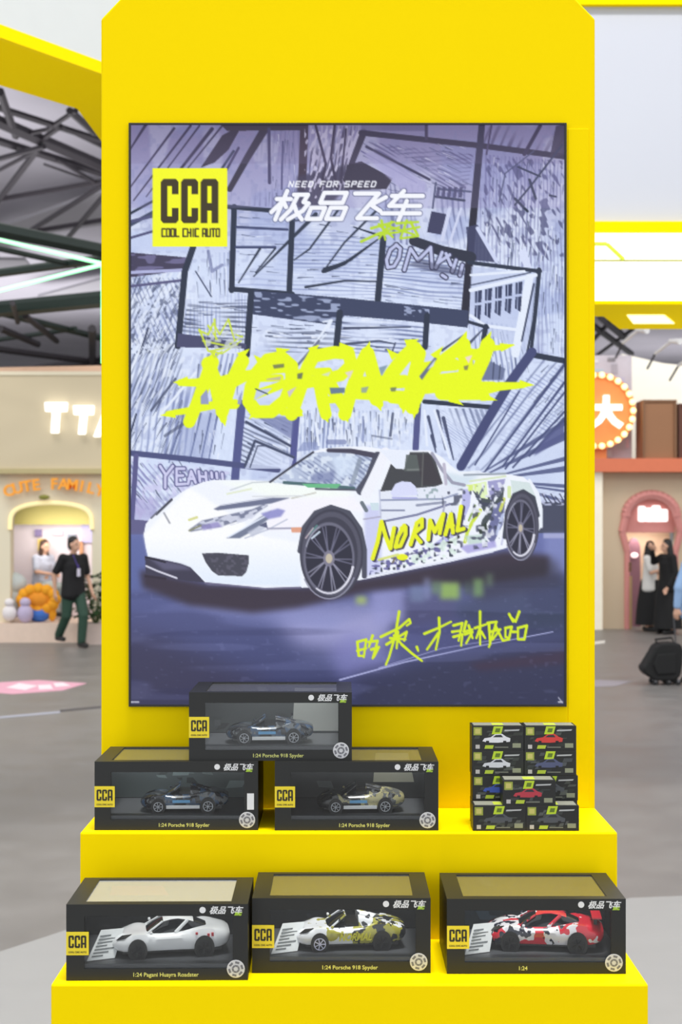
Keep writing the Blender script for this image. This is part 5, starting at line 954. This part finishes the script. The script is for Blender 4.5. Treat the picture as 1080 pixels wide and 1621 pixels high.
        MB().box(X(x_a)+e_, X(x_b)-e_, D-.28, D-.251, Z(ya)-e_, Z(ya)).build('edge_batten', m2, cr)
    # pale interior wall above the booth, with hanging spot lamps
    w = thing('upper_wall', 'bright cream upper wall glowing behind the crates', 'wall panel', (X(1060), D+2, Z(727))); mb = MB(); DD = D+1.5; kk = DD/FPX
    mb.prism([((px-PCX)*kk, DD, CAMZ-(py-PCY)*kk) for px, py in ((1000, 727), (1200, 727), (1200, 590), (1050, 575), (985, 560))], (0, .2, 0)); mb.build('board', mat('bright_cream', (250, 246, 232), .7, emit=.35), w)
    for px, py, lb in ((981, 546, 'white arm spotlight nearest the tower'), (1032, 563, 'white arm spotlight in the middle of the three'), (1068, 582, 'white arm spotlight at the right picture edge')):
        s = thing('arm_spotlight', lb, 'lamp', (X(px), D-.5, Z(py))); a_, b_, c_ = Vector((X(px), D-.3, Z(py))), Vector((X(px+17), D-.7, Z(py-15))), Vector((X(px+27), D-.9, Z(py-12)))
        MB().cap(a_, b_, .028, n=8).build('arm', mat('lamp_white', (236, 236, 236), .4), s); MB().cap(a_, (X(px)+.02, D+.46, Z(py+16)), .02, n=6).build('bracket', STEEL, s); MB().cap(b_-(c_-b_)*.2, c_, .035, .06, n=10).build('lamp_head', mat('lamp_white', (236, 236, 236), .4), s)
    # dark hall ceiling part seen below the yellow soffit
    tg = thing('roof_truss', 'dark steel roof truss under the yellow canopy on the right', 'truss', (X(955), 60, 10))
    for a, c2, w_ in (((925, 505), (1000, 560), 10), ((930, 548), (975, 500), 8), ((935, 570), (1010, 515), 6), ((950, 500), (990, 535), 12)): bar('brace', a, c2, 8.6, 8.6, w_, STEEL, tg)
right_booth()

# ---------------------------------------------------------------- suitcase
def suitcase():
    d = 16.7; k = d/FPX; X = lambda px: (px-PCX)*k; x0, x1 = X(1012), X(1079); zf = .07
    t = thing('suitcase', 'black soft wheeled suitcase on the concrete floor at right', 'suitcase', (X(1046), d, 0)); BK = mat('black_fabric', (14, 14, 15), .7, var=.2)
    pts = [(1013, 1056), (1018, 1050), (1024, 1040), (1030, 1030), (1034, 1022), (1042, 1017), (1060, 1016), (1074, 1018), (1078, 1028), (1077, 1050), (1074, 1068), (1066, 1076), (1035, 1076), (1018, 1066)]
    z = lambda py: CAMZ-(py-PCY)*k
    mb = MB(); mb.prism([(X(a), d-.14, z(c)) for a, c in reversed(pts)], (0, .28, 0)); mb.build('body', BK, t, bevel=.025)
    mb = MB(); mb.prism([(X(a), d-.17, z(c)) for a, c in reversed([(1030, 1050), (1036, 1034), (1066, 1032), (1066, 1064), (1036, 1066)])], (0, .04, 0)); mb.build('front_pocket', BK, t, bevel=.012)
    for px in (1035, 1056, 1071):
        for yy in (-.1, .1): MB().lathe([(.03, -.012), (.036, -.006), (.036, .006), (.03, .012)], (X(px), d+yy, .036), 'y', 14).build('wheel', DARKP, t); MB().box(X(px)-.012, X(px)+.012, d+yy-.018, d+yy+.018, .04, z(1074)).build('wheel_fork', mat('fork_grey', (120, 120, 124), .4), t)
    MB().cap((X(1040), d-.04, z(1018)), (X(1036), d-.04, z(1012)), .008).cap((X(1036), d-.04, z(1012)), (X(1062), d-.04, z(1009)), .012).cap((X(1062), d-.04, z(1009)), (X(1066), d-.04, z(1017)), .008).build('grip', BK, t)
    MB().cap((X(1072), d+.06, z(1022)), (X(1068), d+.05, z(968)), .009).build('pull_handle', mat('handle_grey', (90, 90, 94), .4), t)
suitcase()
# ---------------------------------------------------------------- people
class Flesh(MB):
    def limb(s, pts, rs):
        for (p, q), (a, b) in zip(zip(pts[:-1], pts[1:]), zip(rs[:-1], rs[1:])): s.cap(p, q, a, b, 12, True)
        return s
    def fuse(s, name, m, parent, vox, sm=6):
        me = s.mesh(name); o = bpy.data.objects.new(name, me); COL.objects.link(o)
        r = o.modifiers.new('r', 'REMESH'); r.mode = 'VOXEL'; r.voxel_size = vox
        k = o.modifiers.new('s', 'SMOOTH'); k.factor = .5; k.iterations = sm
        bpy.context.view_layer.update(); dg = bpy.context.evaluated_depsgraph_get()
        out = bpy.data.meshes.new_from_object(o.evaluated_get(dg)); bpy.data.objects.remove(o); out.name = name; out.shade_smooth(); out.materials.clear()
        return link(name, out, parent, m)
SKIN = mat('skin', (214, 168, 142), .55, var=.05)
def hand(fl, wrist, d, side, s):
    """palm, four curled fingers of unequal length and a thumb from the side of the palm"""
    d = Vector(d).normalized(); wrist = Vector(wrist); f = Vector(side).normalized(); n = d.cross(f).normalized(); palm = wrist+d*.05*s
    for k in (-1, 0, 1): fl.limb([wrist+f*.012*k*s, wrist+d*.085*s+f*.024*k*s], [.02*s, .017*s])
    for k, l in enumerate((.062, .074, .07, .054)):
        a = wrist+d*.085*s+f*(-.03+.02*k)*s; b = a+d*l*.55*s+n*.012*s; fl.limb([a, b, b+d*l*.35*s+n*.03*s], [.0105*s, .0095*s, .008*s])
    a = wrist+d*.03*s-f*.028*s; fl.limb([a, a+d*.035*s-f*.03*s, a+d*.065*s-f*.034*s+n*.015*s], [.014*s, .012*s, .009*s])
def person(label, px, d, H, face, pose, top, bottom, hair, z0=0., long_hair=False, skirt=None, sleeve='short', shoes=(30, 28, 28), extra=None):
    """face: heading of the body (0 = towards the camera, +90 deg = picture right); pose: joints in body space (x right of body, y forward, z up) for a 1.7 m figure"""
    s = H/1.7; t = thing('person', label, 'person', (X(px, d), d, z0), 0); a = math.radians(face); c_, q_ = math.cos(a), math.sin(a)
    V = lambda p: Vector(((-p[0]*c_+p[1]*q_)*s, (-p[0]*q_*-1*-1-p[1]*c_)*s if False else (p[0]*q_*-1-p[1]*c_)*s, p[2]*s))
    J = dict(pelvis=(0, 0, .92), chest=(0, .01, 1.24), neck=(0, .0, 1.43), head=(0, .03, 1.58), Ls=(-.175, 0, 1.38), Rs=(.175, 0, 1.38), Le=(-.22, -.02, 1.1), Re=(.22, -.02, 1.1), Lw=(-.23, .06, .86), Rw=(.23, .06, .86), Lh=(-.09, 0, .9), Rh=(.09, 0, .9), Lk=(-.1, .02, .49), Rk=(.1, .02, .49), La=(-.1, -.02, .09), Ra=(.1, -.02, .09), turn=0.)
    J.update(pose); K = {k: V(v) for k, v in J.items() if k != 'turn'}
    fl = Flesh(); hd = K['head']; ta = math.radians(face+J['turn']); F = Vector((math.sin(ta), -math.cos(ta), 0)); Sd = Vector((-F.y, F.x, 0)); U = Vector((0, 0, 1))
    fl.limb([K['pelvis'], K['chest']], [.125*s, .13*s]).limb([K['Ls'], K['chest'], K['Rs']], [.06*s, .11*s, .06*s]).limb([K['chest'], K['neck'], hd-U*.05*s], [.08*s, .055*s, .05*s])
    for i in 'LR':
        fl.limb([K[i+'s'], K[i+'e'], K[i+'w']], [.055*s, .042*s, .028*s]).limb([K[i+'h'], K[i+'k'], K[i+'a']], [.085*s, .055*s, .038*s])
        fd = Vector((math.sin(a), -math.cos(a), 0)); fl.limb([K[i+'a']-U*.04*s-fd*.04*s, K[i+'a']-U*.055*s+fd*.13*s], [.038*s, .03*s])
        dr = (K[i+'w']-K[i+'e']); hand(fl, K[i+'w'], dr, Vector((math.sin(a), -math.cos(a), 0))*-1, s)
    # head: skull, jaw, nose, ears, brow
    fl.ball(hd+U*.02*s, .078*s, .078*s, .105*s, 16, 12); fl.ball(hd-U*.045*s+F*.025*s, .055*s, .055*s, .06*s); fl.limb([hd+F*.08*s+U*.015*s, hd+F*.1*s-U*.015*s], [.012*s, .017*s]); fl.ball(hd+F*.076*s-U*.055*s, .024*s, .018*s, .012*s)
    for w in (-1, 1): fl.ball(hd+Sd*w*.08*s, .016*s, .018*s, .03*s)
    bd = fl.fuse('body', SKIN, t, .0115*s, 3)
    ev = mat('eye_dark', (40, 28, 24), .3)
    for w in (-1, 1): MB().ball(hd+F*.07*s+Sd*w*.032*s+U*.012*s, .013*s, .013*s, .009*s, 8, 6).build('eye', ev, t, rel=False)
    MB().ball(hd+F*.088*s-U*.056*s, .02*s, .014*s, .007*s, 8, 6).build('mouth', mat('lip', (170, 90, 84), .5), t, rel=False)
    # top
    sh = Flesh()
    for w in (-1, 1): sd = Vector((math.cos(a), math.sin(a), 0))*w*.07*s; sh.limb([K['pelvis']+sd-U*.08*s, K['pelvis']+sd+U*.1*s, K['chest']+sd+U*.02*s, K['chest']+sd*.7+U*.08*s], [.142*s, .122*s, .115*s, .1*s])
    sh.limb([K['pelvis']-U*.06*s, K['pelvis']+U*.12*s, K['chest'], K['chest']+U*.1*s], [.14*s, .138*s, .146*s, .12*s]); sh.limb([K['Ls'], K['chest']+U*.06*s, K['Rs']], [.076*s, .115*s, .076*s])
    for i in 'LR':
        e = K[i+'s'].lerp(K[i+'e'], .75) if sleeve == 'short' else K[i+'e']; sh.limb([K[i+'s'], e], [.076*s, .068*s])
        if sleeve == 'long': sh.limb([K[i+'e'], K[i+'e'].lerp(K[i+'w'], .93)], [.062*s, .046*s])
    sh.fuse('shirt', top, t, .015*s, 5)
    if skirt:
        n = 20; rings = []
        hz = skirt; top_z = (K['pelvis'].z+.06*s)
        for j in range(8):
            u = j/7; z = top_z+(hz-top_z)*u; cx = K['pelvis'].lerp((K['La']+K['Ra'])/2, u*.8); r = (.155+.12*u**.8)*s
            rings.append([(cx.x+r*(1+.05*math.sin(i*5+j*.6))*math.cos(6.2832*i/n), cx.y+r*(1+.05*math.sin(i*5+j*.6))*.85*math.sin(6.2832*i/n), z) for i in range(n)])
        MB().loft(rings).build('skirt', bottom, t, smooth=True, rel=False)
    else:
        tr_ = Flesh(); tr_.limb([K['Lh'], K['pelvis']-U*.02*s, K['Rh']], [.1*s, .125*s, .1*s])
        for i in 'LR': tr_.limb([K[i+'h'], K[i+'k'], K[i+'a']+U*.02*s], [.108*s, .085*s, .072*s])
        tr_.fuse('trousers', bottom, t, .016*s, 5)
    for i in 'LR':
        fd = Vector((math.sin(a), -math.cos(a), 0)); Flesh().limb([K[i+'a']-U*.035*s-fd*.045*s, K[i+'a']-U*.045*s+fd*.15*s], [.05*s, .042*s]).fuse('shoe', mat('shoe_%d' % shoes[0], shoes, .5), t, .012*s, 3)
    hr = Flesh(); hr.ball(hd+U*.055*s-F*.022*s, .088*s, .088*s, .088*s, 16, 10); hr.ball(hd-F*.04*s+U*.01*s, .076*s, .076*s, .1*s)
    if long_hair:
        hr.limb([hd-F*.05*s, hd-F*.075*s-U*.16*s, hd-F*.09*s-U*.34*s], [.08*s, .08*s, .05*s])
        for w in (-1, 1): hr.limb([hd+Sd*w*.07*s+U*.02*s-F*.02*s, hd+Sd*w*.078*s-U*.16*s-F*.03*s], [.034*s, .03*s])
    hr.fuse('hair', hair, t, .012*s, 4)
    if extra: extra(t, K, s, Vector((math.sin(a), -math.cos(a), 0)), Sd, U)
    return t
HB = mat('hair_black', (24, 20, 20), .5, var=.1, scale=60); HBR = mat('hair_brown', (70, 46, 34), .5, var=.15, scale=60)
def lanyard(t, K, s, F, Sd, U):
    c = K['chest']; m = mat('lanyard_purple', (70, 52, 130), .6)
    for w in (-1, 1): MB().cap(K['neck']+Sd*w*.05*s+F*.06*s, c+F*.165*s-U*.02*s, .009*s, n=6).build('lanyard', m, t, rel=False)
    p = c+F*.172*s-U*.08*s; q = Vector((Sd.x, Sd.y, 0)); MB().prism([p-q*.04*s-U*.06*s, p+q*.04*s-U*.06*s, p+q*.04*s+U*.06*s, p-q*.04*s+U*.06*s], F*-.006).build('name_card', mat('card_lit', (226, 222, 240), .5), t, rel=False)
    p2 = c+F*.12*s+Sd*.1*s
person('man in black T-shirt and dark green trousers walking past the toy booth', 116, 21.9, 1.70, 38, dict(Lw=(-.27, .1, .85), Le=(-.26, -.03, 1.1), Rw=(.26, -.1, .86), Re=(.27, -.1, 1.12), Lk=(-.09, .16, .5), La=(-.08, .12, .09), Rk=(.09, -.04, .5), Ra=(.09, -.3, .17), turn=25), mat('black_tee', (16, 15, 18), .8, var=.2), mat('green_trousers', (44, 72, 58), .8, var=.15), HB, shoes=(34, 32, 32), extra=lanyard)
person('woman with brown hair and pale patterned top seated behind the orange plush', 66, 24.2, 1.62, 55, dict(pelvis=(0, 0, .62), chest=(0, .04, .93), neck=(0, .05, 1.12), head=(0, .09, 1.27), Ls=(-.17, .04, 1.07), Rs=(.17, .04, 1.07), Le=(-.22, .1, .84), Re=(.22, .1, .84), Lw=(-.08, .3, .8), Rw=(.1, .3, .8), Lh=(-.09, .02, .58), Rh=(.09, .02, .58), Lk=(-.1, .42, .56), Rk=(.1, .42, .56), La=(-.1, .45, .13), Ra=(.1, .45, .13)), mat('pale_pattern_top', (186, 190, 206), .8, var=.35, scale=40), mat('grey_skirt', (176, 184, 180), .8, var=.1), HBR, z0=ZP, long_hair=True)
st_ = thing('stool', 'low white stool under the seated woman', 'stool', (X(66, 24.2), 24.2, ZP)); c0 = Vector((X(66, 24.2), 24.2, ZP)); WS = mat('stool_white', (226, 224, 220), .5)
MB().lathe([(.17, .42), (.19, .43), (.19, .46), (.17, .47)], c0, 'z', 20).build('seat', WS, st_, smooth=True)
for i in range(4): aa = math.pi/4+i*math.pi/2; MB().cap(c0+Vector((.12*math.cos(aa), .12*math.sin(aa), .42)), c0+Vector((.16*math.cos(aa), .16*math.sin(aa), 0)), .016, n=8).build('leg', WS, st_)
person('woman in white top and long black skirt standing at the pink arch', 1029, 25.4, 1.60, 60, dict(Rw=(.12, .3, 1.18), Re=(.22, .1, 1.12), Lw=(-.12, .28, 1.1), Le=(-.22, .06, 1.1), turn=20), mat('white_top', (222, 220, 216), .8, var=.06), mat('black_skirt', (13, 12, 14), .8, var=.2), HB, long_hair=True, skirt=.12)
person('long-haired person dressed all in black beside the woman in white', 1057, 24.7, 1.64, -70, dict(Rw=(.1, .26, 1.52), Re=(.26, .12, 1.3), Lw=(-.2, .12, .86), turn=-10), mat('black_blouse', (14, 13, 15), .8, var=.2), mat('black_dress', (12, 12, 14), .8, var=.2), HB, long_hair=True, skirt=.1, sleeve='long')
person('person in light blue shirt pulling the suitcase, cut off by the right edge', 1099, 16.75, 1.72, 50, dict(Rw=(.27, -.08, .9), Re=(.27, -.05, 1.13), Lw=(-.26, .1, .86)), mat('light_blue_shirt', (150, 182, 222), .8, var=.05), mat('dark_trousers', (40, 40, 52), .8), HB, sleeve='long')
